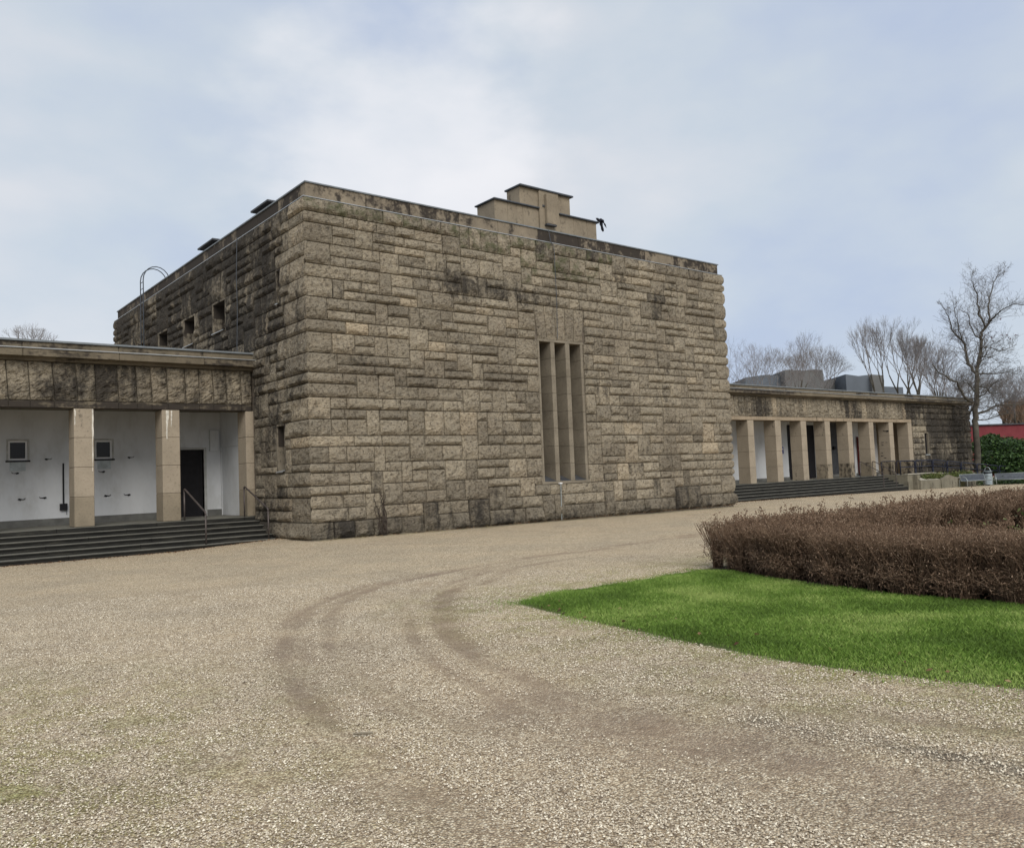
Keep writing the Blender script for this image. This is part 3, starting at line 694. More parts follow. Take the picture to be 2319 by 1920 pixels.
for o in LW+SL:
    y0, y1, z0, z1 = o; tn = y1-y0 < 0.7
    mb = MB(); wd = 0.06; mb.cur = (0.5, 0.3, 0)
    mb.box(-0.02, y0, z0, 0.6, y0+wd, z1); mb.box(-0.02, y1-wd, z0, 0.6, y1, z1); mb.box(-0.02, y0+wd, z1-wd, 0.6, y1-wd, z1); mb.box(-0.02, y0+wd, z0, 0.6, y1-wd, z0+0.05)
    fr_ = own(mb.build('window_reveal', M['mullion']), hall)
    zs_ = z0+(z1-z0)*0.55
    mb = MB(); mb.cur = (0.5, 0.9, 0)  # upper reveal and soffit: soot plus the shade there, put into the colour
    mb.box(0.02, y1-wd-0.012, zs_, 0.54, y1-wd-0.001, z1-wd-.001).box(0.02, y0+wd+.001, z1-wd-0.012, 0.54, y1-wd-.013, z1-wd-.001); own(mb.build('shaded_sooty_reveal', M['mullion']), hall)
    p = MB().box(0.55, y0+wd, z0, 0.57, y1-wd, z1); own(p.build('window_pane', M['glass']), hall)
    s_ = MB().add([(-0.09, y0+wd+.004, z0+0.055), (-0.09, y1-wd-.004, z0+0.055), (0.55, y1-wd-.004, z0+0.2), (0.55, y0+wd+.004, z0+0.2), (-0.09, y0+wd+.004, z0+0.03), (-0.09, y1-wd-.004, z0+0.03)], [(0, 1, 2, 3), (4, 5, 1, 0)])
    own(s_.build('window_sill', M['zinc']), hall)
# stepped turret standing behind the front parapet
tur = thing('roof_turret', (9.65, 0.9, 10.0), 'tan stepped turret with raised centre and metal caps on the roof edge', 'turret')
def tpart(n_, b, m, bev=0.01): return box_part(n_, b, m, tur, bev)
for a, b in ((7.20, 7.78), (7.78, 8.46), (8.46, 9.20)): tpart('shoulder_block', (a+.003, 0.42, 10.0, b-.003, 1.42, 11.05), M['turret'])
for a, b in ((10.14, 10.9), (10.9, 11.58), (11.58, 12.08)): tpart('shoulder_block', (a+.003, 0.42, 10.0, b-.003, 1.42, 11.0), M['turret'])
tpart('upper_block', (8.36, 0.44, 11.05, 9.22, 1.16, 11.74), M['turret']); tpart('upper_block', (10.13, 0.44, 11.0, 10.77, 1.16, 11.74), M['turret'])
tpart('centre_pier', (9.20, 0.36, 10.0, 10.13, 1.16, 11.74), M['turret'])
tpart('raised_bar', (9.44, 0.22, 10.52, 9.86, 0.36, 11.62), M['turret'], 0.02); tpart('bar_foot', (9.40, 0.20, 10.46, 9.87, 0.355, 10.52), M['zinc_dark'])
tpart('dark_notch', (9.33, 0.335, 11.14, 9.44, 0.365, 11.22), M['zinc_dark'])
tpart('metal_cap', (8.30, 0.32, 11.74, 10.86, 1.22, 11.80), M['galv']); tpart('metal_cap', (7.13, 0.33, 11.05, 9.19, 1.48, 11.10), M['galv']); tpart('metal_cap', (10.15, 0.33, 11.0, 12.18, 1.48, 11.05), M['galv'])
# roof hatches
for (ya, yb, zl, lb) in ((4.05, 5.50, 10.86, 'dark roof hatch lid above the parapet nearer the front corner'), (9.25, 10.95, 10.88, 'dark roof hatch lid above the parapet farther from the corner')):
    h_ = thing('roof_hatch', (0.9, (ya+yb)/2, 10.0), lb, 'roof hatch', 'hatch lids on the hall roof')
    own(MB().bbox(0.62, ya, zl, 1.7, yb, zl+0.07, 0.01).build('lid', M['zinc_dark']), h_); own(MB().box(0.85, ya+.2, 10.0, 1.5, yb-.2, zl-.002).build('curb', M['zinc_dark']), h_)
# roof ladder
lad = thing('roof_ladder', (-0.2, 15.6, 5.8), 'galvanised roof ladder with hooped rails climbing the dark side wall', 'ladder')
for dy in (0, 0.42):
    y = 15.35+dy; pts = [(-0.22, y, 5.5), (-0.22, y, 10.55)]
    for k in range(1, 11):
        a = math.pi*k/10; pts.append((0.33-0.55*math.cos(a), y, 10.55+0.62*math.sin(a)))
    pts.append((0.88, y, 10.0)); own(MB().tube(pts, 0.022, 6).build('side_rail', M['galv'], smooth=True), lad)
z = 5.7
while z < 10.6: own(MB().tube([(-0.22, 15.35, z), (-0.22, 15.77, z)], 0.014, 5).build('rung', M['galv']), lad); z += 0.28
# lightning conductors
def wire(pts, r, lb, name='lightning_conductor', mat='galv'):
    o = MB().tube(pts, r, 5).build(name, M[mat]); return tag(o, lb, 'cable')
wire([(-0.12, 4.82, 9.74), (-0.16, 4.84, 8.5), (-0.14, 4.86, 7.3), (-0.17, 4.88, 6.2), (-0.15, 4.88, 5.5)], 0.011, 'thin lightning wire running down the dark side wall')
wire([(9.27, 0.02, 10.2), (9.3, -0.04, 9.78), (9.36, -0.13, 9.6), (9.37, -0.13, 8.6), (9.38, -0.13, 7.6), (9.36, -0.10, 6.3)], 0.011, 'thin lightning wire running from the parapet to the slot head')
er = thing('earth_rod', (9.2, -0.2, 0), 'thin pale earthing rod standing at the foot of the three slots', 'rod')
own(MB().tube([(9.14, -0.16, 0), (9.20, -0.12, 1.25)], 0.016, 6).build('rod', M['bench']), er); own(MB().box(9.16, -0.12, 1.24, 9.28, -0.02, 1.28).build('clamp', M['white']), er)

# ------------------------------------------------------------------ colonnade wings
def entab_stones(x0, x1, y, z0, z1, root, avg, soot, flare=0.02):
    x = x0; rs = random.Random(int(x1*7)); prev = 0
    while x < x1-1e-6:
        wv = avg*rs.uniform(0.8, 1.2)
        if x1-(x+wv) < avg*0.6: wv = x1-x
        t0 = prev; t1 = rs.uniform(-1, 1)*flare+ (0.05 if x+wv < x1-0.01 else 0); t1 = 0 if x+wv > x1-0.01 else t1
        q = [(x+t0, y, z0), (x+wv+t1, y, z0), (x+wv, y, z1), (x, y, z1)]
        mb = MB(); mb.cur = (min(1, max(0, rs.gauss(0.5, 0.2))), soot+rs.choice([0, 0, .1, .25]), 0)
        stone_mesh(q, (0, -1, 0), mb, 0.045, 0.075, (False, False), rough=2.0, sootf=soot_side); own(mb.build('entablature_stone', M['rubble']), root)
        mb = MB(); mb.cur = (0.5, soot*1.2, 0); mb.bbox(x+t0+.004, y-0.004, z0-0.195, x+wv+t1-.004, y+0.2, z0-0.004, 0.008); own(mb.build('fascia_block', M['cornice'] if soot > .12 else M['ashlar']), root)
        prev = t1; x += wv
def cornice(x0, x1, y, root, seg=2.4):
    mb = MB(); x = x0
    box_part('cornice_bed', (x0, y-0.12, 5.24, x1, y+0.6, 5.33), M['cornice'], root)
    while x < x1-1e-6:
        wv = min(seg, x1-x); wv = x1-x if x1-(x+wv) < 1 else wv
        for nm, b in (('lower_cornice', (x+.004, y-0.36, 5.33, x+wv-.004, y+0.6, 5.535)), ('upper_cornice', (x+.004, y-0.26, 5.555, x+wv-.004, y+0.6, 5.735))):
            m = MB(); m.cur = (0.5, random.uniform(-0.1, 0.25), 0); m.bbox(*b, 0.01); own(m.build(nm, M['cornice']), root)
        x += wv
    box_part('lower_flashing', (x0, y-0.39, 5.538, x1, y-0.1, 5.562), M['zinc'], root)
    box_part('roof_edge_flashing', (x0, y-0.31, 5.738, x1, y+0.4, 5.79), M['zinc_dull'], root)
def stairs(x0, x1, y, n_, ris, tread, root, seg):
    for i in range(1, n_):
        zt = 0.655-ris*i; yf = y-tread*i; x = x0; k = 0
        while x < x1-1e-6:
            wv = seg*random.uniform(0.75, 1.25); wv = x1-x if x1-(x+wv) < 1.0 else wv
            m = MB(); dz = random.uniform(-.004, .004); m.bbox(x+.003, yf, zt-ris-0.25, x+wv-.003, yf+tread-0.003, zt+dz-0.03, 0.006); m.bbox(x+.003, yf-0.025, zt-0.05+dz, x+wv-.003, yf+tread-0.003, zt+dz, 0.010)
            own(m.build('step', M['step']), root); x += wv
# ---- left wing
LX0 = -16.0; YL = 4.13
lw = thing('colonnade_wing', (-5, 5, 0), 'left-hand low colonnade of square sandstone pillars before a white wall with small windows', 'colonnade')
entab_stones(LX0, -0.02, YL, 4.17, 5.24, lw, 0.50, 0.26, 0.03)
box_part('beam_core', (LX0, YL+0.03, 3.98, -0.03, YL+0.72, 5.3), M['ceiling'], lw)
cornice(LX0, 0.06, YL, lw)
box_part('roof', (LX0, YL+0.4, 5.35, -0.05, 7.6, 5.6), M['roof'], lw)
box_part('ceiling', (LX0, YL+0.72, 4.16, -0.03, 7.0, 4.3), M['ceiling'], lw)
for k in range(5):
    x = -4.86-2.42*(k-1) if k > 1 else (-4.86, -2.50)[k]
    pm = [M['pillar_base'], M['pillar'], M['pillar'], M['pillar']]
    drums(x-0.255, YL+.01, x+0.255, YL+0.71, 0.655, 3.97, 4, 'pillar', pm, lw, 0.008, 0.012)
drums(-0.22, YL+.01, 0.12, YL+0.71, 0.655, 3.97, 4, 'pillar', [M['pillar_base'], M['pillar'], M['pillar'], M['pillar']], lw, 0.008, 0.012)
# platform slabs
x = LX0
while x < -0.06:
    wv = min(2.6, -0.05-x); m = MB(); m.bbox(x+.003, 3.93, 0.45, x+wv-.003, 7.0, 0.655, 0.012); own(m.build('platform_slab', M['step']), lw); x += wv
box_part('platform_core', (LX0, 3.98, -0.3, -0.05, 7.0, 0.44), M['plinth'], lw)
stairs(LX0, -0.06, 3.93, 6, 0.126, 0.37, lw, 3.2)
# back wall with openings
WN = [(-6.37, -5.77, 2.64, 3.28), (-4.02, -3.42, 2.64, 3.28), (-8.75, -8.15, 2.64, 3.28)]; DR = (-1.66, -0.60, 0.65, 2.90)
mb = MB()
for a, b, c, d in cut_rects(LX0, 0.0, 0.655, 4.16, WN+[DR]): mb.box(a, 7.0, c, b, 7.25, d)
own(mb.build('back_wall', M['plaster']), lw)
for a, b in ((LX0, -1.70), (-0.50, 0.0)): box_part('wall_plinth', (a, 6.965, 0.655, b, 6.999, 0.865), M['plinth'], lw)
box_part('side_wall', (-0.004, 4.9, 0.655, 0.03, 7.0, 4.16), M['plaster'], lw)
m = MB(); m.box(-0.03, 4.9, 2.96, -0.004, 7.0, 4.16); m.box(-0.03, 6.93, 0.655, -0.004, 7.0, 2.96); own(m.build('niche_surround', M['plaster']), lw)
for a, b, c, d in WN:
    m = MB(); m.box(a, 6.98, c, a+.05, 7.1, d); m.box(b-.05, 6.98, c, b, 7.1, d); m.box(a+.05, 6.98, d-.05, b-.05, 7.1, d); f_ = own(m.build('window_frame', M['frame_white']), lw)
    own(MB().box(a+.05, 7.06, c+.04, b-.05, 7.08, d-.05).build('window_pane', M['glass']), lw); own(MB().bbox(a-.02, 6.94, c-.045, b+.02, 7.08, c, 0.006).build('window_sill', M['black_iron']), lw)
    own(MB().box(a+.05, 7.03, c, a+.10, 7.06, d-.05).box(b-.10, 7.03, c, b-.05, 7.06, d-.05).box(a+.10, 7.03, c, b-.10, 7.06, c+.06).box(a+.10, 7.03, d-.10, b-.10, 7.06, d-.05).build('window_sash', M['white']), lw)
m = MB(); m.box(-0.60, 6.96, 0.655, -0.52, 7.2, 2.97); m.box(-1.74, 6.96, 0.655, -1.66, 7.2, 2.97); m.box(-1.66, 6.96, 2.90, -0.60, 7.2, 2.97); own(m.build('door_frame', M['frame_white']), lw)
box_part('unlit_doorway', (-1.66, 7.12, 0.66, -0.60, 7.16, 2.90), M['unlit_doorway'], lw)  # dark sheet in place of the unlit room behind the opening
box_part('duct_box', (-0.42, 6.86, 2.84, -0.12, 6.998, 3.56), M['plaster'], lw, 0.01)
# rusty lime streaks down two pillars (flat deposits)
def streak(root, x0, x1, y, z0, z1, seed):
    rs = random.Random(seed); pts = []; n_ = 12
    for k in range(n_+1): pts.append((x0+rs.uniform(-.006, .006), z0+(z1-z0)*k/n_))
    for k in range(n_, -1, -1): pts.append((x0+(x1-x0)*(0.35+0.65*k/n_)+rs.uniform(-.012, .012), z0+(z1-z0)*k/n_))
    own(MB().prism(pts, 1, y, y-0.003).build('lime_streak', M['white_stain']), root)
streak(lw, -4.655, -4.61, YL+0.01, 2.2, 3.95, 1); streak(lw, -2.64, -2.56, YL+0.01, 3.1, 3.95, 2); streak(lw, -2.50, -2.46, YL+0.01, 3.45, 3.95, 3); streak(lw, -5.10, -5.07, YL+0.01, 3.5, 3.95, 4)
# plaques
for x0, x1, lb in ((-6.28, -5.87, 'grey rectangular plaque below the leftmost small window'), (-3.90, -3.52, 'grey rectangular plaque below the small window beside the first pillar')):
    t = thing('wall_plaque', ((x0+x1)/2, 6.98, 2.3), lb, 'plaque', 'plaques below the small windows'); box_part('plate', (x0, 6.975, 2.33, x1, 6.998, 2.61), M['plaque'], t, 0.004); box_part('top_edge', (x0-.005, 6.97, 2.61, x1+.005, 6.998, 2.62), M['zinc'], t)
# pipe and box
t = thing('conduit_box', (-4.87, 6.95, 1.1), 'black switch box below a vertical black conduit on the white wall', 'switch box')
box_part('conduit', (-4.885, 6.96, 1.30, -4.845, 6.998, 2.53), M['black_iron'], t); box_part('box', (-4.97, 6.90, 1.10, -4.77, 6.998, 1.30), M['black_iron'], t, 0.008)
own(MB().tube([(-4.80, 6.94, 1.10), (-4.79, 6.95, 1.0), (-4.78, 6.96, 0.96)], 0.008, 5).build('loose_cable', M['black_iron']), t)
# small bird silhouettes on the wall
def ornament(x, z, s, flip, lb, y=6.985, ax=1, grp='small dark silhouettes on the white wall'):
    pts = [(-.13, .0), (-.11, .035), (-.06, .05), (-.02, .035), (.04, .02), (.10, .012), (.15, .03), (.20, .075), (.19, .045), (.16, .0), (.10, -.012), (.03, -.015), (-.01, -.03), (-.02, -.07), (-.045, -.035), (-.09, -.035)]
    pts = [((-u if flip else u)*s, v*s) for u, v in pts]
    m = MB()
    if ax == 1: m.prism([(x+u, z+v) for u, v in pts], 1, y, y-0.014)
    else: m.prism([(y+u, z+v) for u, v in pts], 0, x, x-0.014)
    o = m.build('wall_silhouette', M['black_iron']); tag(o, lb, 'wall silhouette', grp)
ORN = [(-5.29, 2.66, 0, 'small dark bird-like silhouette right of the leftmost window'), (-6.12, 2.26, 1, 'small dark bird-like silhouette under the leftmost grey plaque'), (-3.76, 2.24, 1, 'small dark bird-like silhouette under the plaque beside the first pillar'), (-2.94, 2.67, 0, 'small dark bird-like silhouette high on the wall before the second pillar'),
       (-6.0, 1.48, 0, 'small dark bird-like silhouette lowest at far left'), (-5.4, 1.5, 1, 'small dark bird-like silhouette left of the black switch box'), (-3.64, 1.48, 0, 'small dark bird-like silhouette low on the wall right of the first pillar'), (-3.02, 1.48, 1, 'small dark bird-like silhouette low on the wall before the second pillar')]
for x, z, fl, lb in ORN: ornament(x, z, 0.62, fl, lb)
# handrails on the left stairs
def handrail(x, ytop, ybot, zt, zb, lb, grp):
    t = thing('handrail', (x, ytop, zt), lb, 'handrail', grp); a = zt+0.93; b = zb+0.88
    own(MB().tube([(x, ytop, zt-.02), (x, ytop, a-.05)], 0.024, 8).build('post', M['handrail'], smooth=True), t)
    own(MB().tube([(x, ybot, zb-.02), (x, ybot, b-.06)], 0.024, 8).build('post', M['handrail'], smooth=True), t)
    own(MB().tube([(x, ytop, a-.05), (x, ytop-.012, a-.015), (x, ytop-.05, a), (x, ytop-0.12, a-.02), (x, ybot+.05, b+.02), (x, ybot+.015, b-.01), (x, ybot, b-.06)], 0.026, 8).build('rail', M['handrail'], smooth=True), t)
handrail(-2.19, 4.0, 2.15, 0.655, 0.03, 'brown steel handrail in front of the dark doorway', 'handrails on the left-hand steps')
handrail(-0.37, 4.0, 2.15, 0.655, 0.03, 'brown steel handrail beside the rough stone wall of the hall', 'handrails on the left-hand steps')

# ---- right wing
YR = 4.38; RX1 = 44.3; YB = 6.8
rw = thing('colonnade_wing', (30, 5, 0), 'right-hand low colonnade of deep sandstone pillars ending in a dark rough stone block', 'colonnade')
entab_stones(W+0.02, RX1, YR, 4.17, 5.24, rw, 0.46, 0.12, 0.02)
box_part('beam_core', (W+.03, YR+0.03, 3.98, RX1, YR+0.74, 5.3), M['ashlar'], rw)
cornice(W+.04, 53.35, YR, rw, 3.0)
box_part('roof', (W, YR+0.4, 5.35, 53.1, 9.5, 5.6), M['roof'], rw)
box_part('ceiling', (W, YR+0.74, 4.12, RX1, YB, 4.3), M['ceiling'], rw)
PX_ = [24.29, 26.76, 29.22, 31.69, 34.15, 36.61, 39.11, 41.58, 44.05]
for k, x in enumerate(PX_): drums(x-0.262, YR+.01, x+0.262, YR+0.74, 0.655, 3.97, 4, 'pillar', [M['pillar'] if k < 4 else M['pillar_base'], M['pillar'], M['pillar'], M['pillar']], rw, 0.008, 0.012)
x = W
while x < 39.8:
    wv = min(2.6, 39.9-x); m = MB(); m.bbox(x+.003, 4.2, 0.45, x+wv-.003, YB, 0.655, 0.012); own(m.build('platform_slab', M['step']), rw); x += wv
box_part('platform_core', (W, 4.26, -0.6, 39.9, YB, 0.44), M['plinth'], rw)
stairs(W+0.06, 39.85, 4.2, 6, 0.135, 0.30, rw, 4.0)
RD = [(33.75, 36.95, 0.655, 3.95), (41.0, 41.3, 0.655, 3.2)]
mb = MB()
for a, b, c, d in cut_rects(W, 44.5, 0.655, 4.12, RD): mb.box(a, YB, c, b, YB+0.25, d)
own(mb.build('back_wall', M['plaster']), rw)
box_part('unlit_doorway', (33.75, YB+0.2, 0.655, 36.95, YB+0.24, 3.95), M['unlit_doorway'], rw); box_part('unlit_doorway', (41.0, YB+0.2, 0.655, 41.3, YB+0.24, 3.2), M['unlit_doorway'], rw)  # black sheets paint the darkness inside these openings
box_part('shaded_grey_panel', (36.97, YB-0.04, 0.84, 40.9, YB-0.002, 4.1), M['zinc_dark'], rw, 0.01)  # shade on this stretch of back wall, given as a dark grey panel
for a, b in ((W, 33.7), (37.0, 40.98), (41.35, 44.48)): box_part('wall_plinth', (a, YB-0.065, 0.655, b, YB-0.042, 0.835), M['plinth'], rw)
box_part('end_wall', (44.32, YR+0.75, 0.655, 44.55, YB, 4.12), M['ashlar'], rw)
stones = []
EW = (45.90, 46.52, 1.84, 3.34)
rz = [-0.6, -0.2, 0.2, 0.62, 0.98, 1.4, 1.84, 2.2, 2.6, 2.95, 3.34, 3.75, 4.2, 4.6, 4.95, 5.24]
er_ = layout(44.33, 53.0, rz, [EW], 77, ptall=0.1, wavg=1.0)
add_face('end', er_, (0, -1, 0), lambda u, z: (u, YR, z), 44.33, 53.0, (False, True), step=0.13, bulge=0.07)
place_stones(stones, rw, 180)
mb = MB()
for a, b, c, d in cut_rects(44.33, 52.97, -0.8, 5.33, [EW]): mb.box(a, YR+.03, c, b, YR+.6, d)
mb.box(52.4, YR+.6, -.8, 52.97, 9.4, 5.33); own(mb.build('wall_core', M['mortar']), rw)
a, b, c, d = EW
m = MB(); m.box(a, YR-.02, c, a+.06, YR+.4, d); m.box(b-.06, YR-.02, c, b, YR+.4, d); m.box(a+.06, YR-.02, d-.06, b-.06, YR+.4, d); own(m.build('window_reveal', M['mullion']), rw)
own(MB().box(a+.06, YR+.10, c, b-.06, YR+.12, d).build('window_pane', M['glass']), rw); own(MB().box(a, YR-.06, c-.03, b, YR+.3, c+.03).build('window_sill', M['zinc']), rw)
# small fixtures of the right wing
t = thing('notice_sign', (33.15, YB-.02, 2.4), 'small blue and white notice on the white wall behind the pillars', 'sign')
box_part('panel', (33.08, YB-.03, 2.22, 33.25, YB-.002, 2.62), M['blue_sign'], t); box_part('pictogram', (33.12, YB-.034, 2.45, 33.21, YB-.031, 2.54), M['white'], t)
t = thing('black_wall_box', (38.7, YB-.1, 2.4), 'small black box mounted on the dark grey panel between pillars', 'box'); box_part('housing', (38.58, YB-.2, 2.40, 38.84, YB-.045, 2.60), M['black_iron'], t, 0.01)
t = thing('red_post', (41.62, YB-.2, .65), 'slim dark red post standing behind the fifth visible pillar', 'post')
box_part('shaft', (41.57, YB-.14, .66, 41.67, YB-.05, 3.2), M['red_pole'], t); box_part('foot', (41.5, YB-.2, .656, 41.72, YB-.04, .75), M['black_iron'], t)
for (y, z, s_, fl, lb) in ((4.56, 3.42, 1.1, 0, 'largest dark silhouette, highest on the flank of the last free pillar'), (4.86, 2.72, .5, 0, 'upper of two dark silhouettes at mid height on the pillar flank'), (4.88, 2.56, .5, 1, 'lower of two dark silhouettes at mid height on the pillar flank'), (4.62, 2.71, .4, 1, 'small dark silhouette nearest the pillar edge at mid height'),
                        (4.94, 2.06, .4, 0, 'tiny dark silhouette topmost of the low trio on the pillar flank'), (4.95, 1.88, .6, 1, 'broad dark silhouette in the middle of the low trio on the pillar flank'), (4.76, 1.74, .5, 0, 'lowest dark silhouette on the pillar flank, nearest the front edge')):
    ornament(41.315, z, s_, fl, lb, y, 0, 'dark silhouettes on the pillar flank')
def rail_pair(x, lb):
    t = thing('handrail', (x, 4.1, .65), lb, 'handrail', 'handrails at the end of the right-hand steps')
    own(MB().tube([(x, 4.15, .64), (x, 4.15, 1.5)], 0.022, 6).build('post', M['handrail']), t); own(MB().tube([(x, 2.75, -0.1), (x, 2.75, .82)], 0.022, 6).build('post', M['handrail']), t)
    own(MB().tube([(x, 4.15, 1.5), (x, 4.11, 1.55), (x, 4.0, 1.53), (x, 2.79, .86), (x, 2.75, .82)], 0.024, 6).build('rail', M['handrail']), t)
rail_pair(37.0, 'thin brown handrail crossing the steps, nearer the hall'); rail_pair(38.5, 'thin brown handrail beside the concrete ramp wall')
# ramp
ramp = thing('ramp', (42, 3.4, 0), 'stained concrete access ramp behind the planter at the end of the steps', 'ramp')
m = MB(); m.prism([(39.9, -0.6), (39.9, 0.66), (43.2, 0.66), (58, -0.25), (58, -0.9), (39.9, -0.9)], 1, 2.75, 4.30); own(m.build('ramp_body', M['concrete']), ramp)
m = MB(); m.prism([(39.87, 0.66), (39.87, 0.72), (43.2, 0.72), (58, -0.19), (58, -0.25), (43.2, 0.66)], 1, 2.70, 2.90); own(m.build('ramp_kerb', M['concrete_pale']), ramp)
m = MB(); m.bbox(40.55, 2.45, -0.5, 40.9, 2.75, 0.6, 0.02); own(m.build('wall_pier', M['concrete']), ramp)
rail = thing('ramp_railing', (45, 2.8, 0.7), 'blue-black tubular railing with rounded corners along the ramp', 'railing')
xs = [39.2, 41.0, 41.15, 43.3, 43.45, 45.3, 45.45, 47.3, 47.45, 49.7, 49.9, 53.2, 53.5, 57.5]
def rz_(x): return 0.68 if x < 43.2 else 0.68-(x-43.2)*0.0615
for a, b in zip(xs[::2], xs[1::2]):
    za, zb = rz_(a), rz_(b); p = [(a, 2.8, za), (a, 2.8, za+.72), (a+.03, 2.8, za+.79), (a+.10, 2.8, za+.82), (b-.10, 2.8, zb+.82), (b-.03, 2.8, zb+.79), (b, 2.8, zb+.72), (b, 2.8, zb)]
    own(MB().tube(p, 0.034, 6).build('rail_loop', M['rail_blue'], smooth=True), rail)
    own(MB().tube([(a, 2.8, za+.45), (b, 2.8, zb+.45)], 0.028, 6).build('middle_rail', M['rail_blue']), rail)
    own(MB().box(b-.02, 2.77, zb-.02, b+.14, 2.83, zb+.34).build('post_plate', M['rail_blue']), rail)
# second railing on the wall side of the ramp
rail2 = thing('ramp_railing', (45, 4.2, 0.7), 'dark railing on the wall side of the ramp', 'railing')
for a, b in ((39.6, 41.3), (41.5, 44.5), (44.8, 47.8), (48.1, 51.1)):
    za, zb = rz_(a), rz_(b); p = [(a, 4.15, za), (a, 4.15, za+.76), (a+.08, 4.15, za+.84), (b-.08, 4.15, zb+.84), (b, 4.15, zb+.76), (b, 4.15, zb)]
    own(MB().tube(p, 0.024, 6).build('rail_loop', M['rail_blue'], smooth=True), rail2)
# planter with folded concrete front
plt = thing('planter', (44, 2, 0), 'stained concrete planter wall with folded top edge in front of the ramp', 'planter')
def planter_seg(x0, x1, z0a, z0b, mat, y=2.30, nm='panel'):
    m = MB(); m.prism([(x0, -0.7), (x1, -0.7), (x1, z0b), (x0, z0a)], 1, y, y+0.35); own(m.build(nm, mat), plt)
planter_seg(40.6, 43.2, 0.30, 0.27, M['concrete']); planter_seg(43.205, 44.3, 0.27, 0.52, M['concrete'], 2.24); planter_seg(44.305, 45.6, 0.52, 0.25, M['concrete'], 2.24); planter_seg(45.605, 46.6, 0.20, 0.18, M['concrete_moss']); planter_seg(46.605, 48.2, 0.18, 0.55, M['concrete'], 2.26)
for x0, x1, z0, z1 in ((40.6, 43.15, .305, .36), (45.0, 46.7, .30, .34)):
    m = MB(); m.add([(x0, 2.32, z0), (x1, 2.32, z0-.03), (x1-.5, 2.75, z1+.1), (x0, 2.75, z1+.1), (x0, 2.32, z0-.05), (x1, 2.32, z0-.08)], [(0, 1, 2, 3), (4, 5, 1, 0)]); own(m.build('sloped_cap', M['concrete_pale']), plt)
own(MB().box(40.7, 2.5, -0.6, 48.1, 2.72, 0.32).build('soil', M['soil']), plt)

def leaf_cloud(name, n_, fn, size, mat, lb, cat, kind=None, updir=0.5, root=None):
    C_ = np.array([fn() for _ in range(n_)]); r1 = RNG.normal(size=(n_, 3)); r1[:, 2] *= (1-updir); r1 /= np.linalg.norm(r1, axis=1)[:, None]
    r2 = np.cross(r1, RNG.normal(size=(n_, 3))); r2 /= np.linalg.norm(r2, axis=1)[:, None]; s = size*(0.6+0.8*RNG.random((n_, 1)))
    V = np.stack([C_-r1*s, C_-r2*s*.42+[0, 0, .1]*s, C_+r1*s, C_+r2*s*.42+[0, 0, .1]*s], 1); F = (np.arange(n_)*4)[:, None]+np.array([0, 1, 2, 3])
    o = link(name, np_mesh(name, V.reshape(-1, 3), F, {'tone': np.repeat(np.clip(RNG.normal(0.42, 0.27, n_), 0, 1), 4)}), mat)
    if root: own(o, root)
    else: tag(o, lb, cat, kind=kind)
    return o
leaf_cloud('ivy_cover', 5200, lambda: (random.uniform(41.4, 48.6), 2.35+random.random()*0.42, 0.34+abs(random.gauss(0, 0.13))+0.08*noise.noise(Vector((random.random(), 2, 2)))), 0.055, M['ivy'], 'green and brown ivy spilling over the planter in front of the ramp', 'ivy', 'stuff')

# benches
def bench(loc, rz, length, lb):
    t = thing('bench', loc, lb, 'bench', 'silver metal benches'); t.rotation_euler = (0, 0, rz); hl = length/2
    def add(n_, m, mt='bench', sm=True): o = m.build(n_, M[mt], smooth=sm); o.parent = t
    for sx in (-hl, hl):
        pts = [(sx, -0.28, 0)]; pts += [(sx, -0.28+0.0, .42)]
        for k in range(0, 9):
            a = math.pi*k/8; pts.append((sx, 0.0-0.28*math.cos(a), 0.44+0.22*math.sin(a)))
        pts += [(sx, 0.28, 0)]; add('arm_frame', MB().tube(pts, 0.024, 8))
    # wire-mesh seat and back as perforated sheets with rims
    prof = [(-0.26, 0.42), (-0.22, 0.40), (0.0, 0.40), (0.16, 0.41), (0.21, 0.46), (0.30, 0.82)]
    m = MB()
    for (y0, z0), (y1, z1) in zip(prof[:3], prof[1:4]): m.add([(-hl+.05, y0, z0), (hl-.05, y0, z0), (hl-.05, y1, z1), (-hl+.05, y1, z1), (-hl+.05, y0, z0-.01), (hl-.05, y0, z0-.01), (hl-.05, y1, z1-.01), (-hl+.05, y1, z1-.01)], [(0, 1, 2, 3), (7, 6, 5, 4)])
    add('seat', m, 'galv', False)
    m = MB()
    for (y0, z0), (y1, z1) in zip(prof[3:-1], prof[4:]): m.add([(-hl+.05, y0, z0), (hl-.05, y0, z0), (hl-.05, y1, z1), (-hl+.05, y1, z1), (-hl+.05, y0+.01, z0), (hl-.05, y0+.01, z0), (hl-.05, y1+.01, z1), (-hl+.05, y1+.01, z1)], [(0, 1, 2, 3), (7, 6, 5, 4)])
    add('backrest', m, 'galv', False)
    for sx in (-hl+.05, hl-.05): add('side_rim', MB().tube([(sx, y, z) for y, z in prof], 0.016, 6))
    add('front_rim', MB().tube([(-hl, -0.26, .42), (hl, -0.26, .42)], 0.018, 6)); add('top_rim', MB().tube([(-hl+.05, 0.30, .82), (hl-.05, 0.30, .82)], 0.018, 6)); add('rear_bar', MB().tube([(-hl, 0.2, .42), (hl, 0.2, .42)], 0.016, 6))
def gp(x, y): return float(gz(x, y))
b1 = at(2204, 1104, 53.0); bench((b1[0]+0.5, b1[1], gp(b1[0], b1[1])), R(-16), 2.3, 'silver metal bench seen from its end, in front of the mossy planter wall')
b2 = at(2302, 1101, 55.0); bench((b2[0], b2[1], gp(b2[0], b2[1])), R(-58), 2.4, 'silver metal mesh bench seen broadside, cut by the right picture edge')
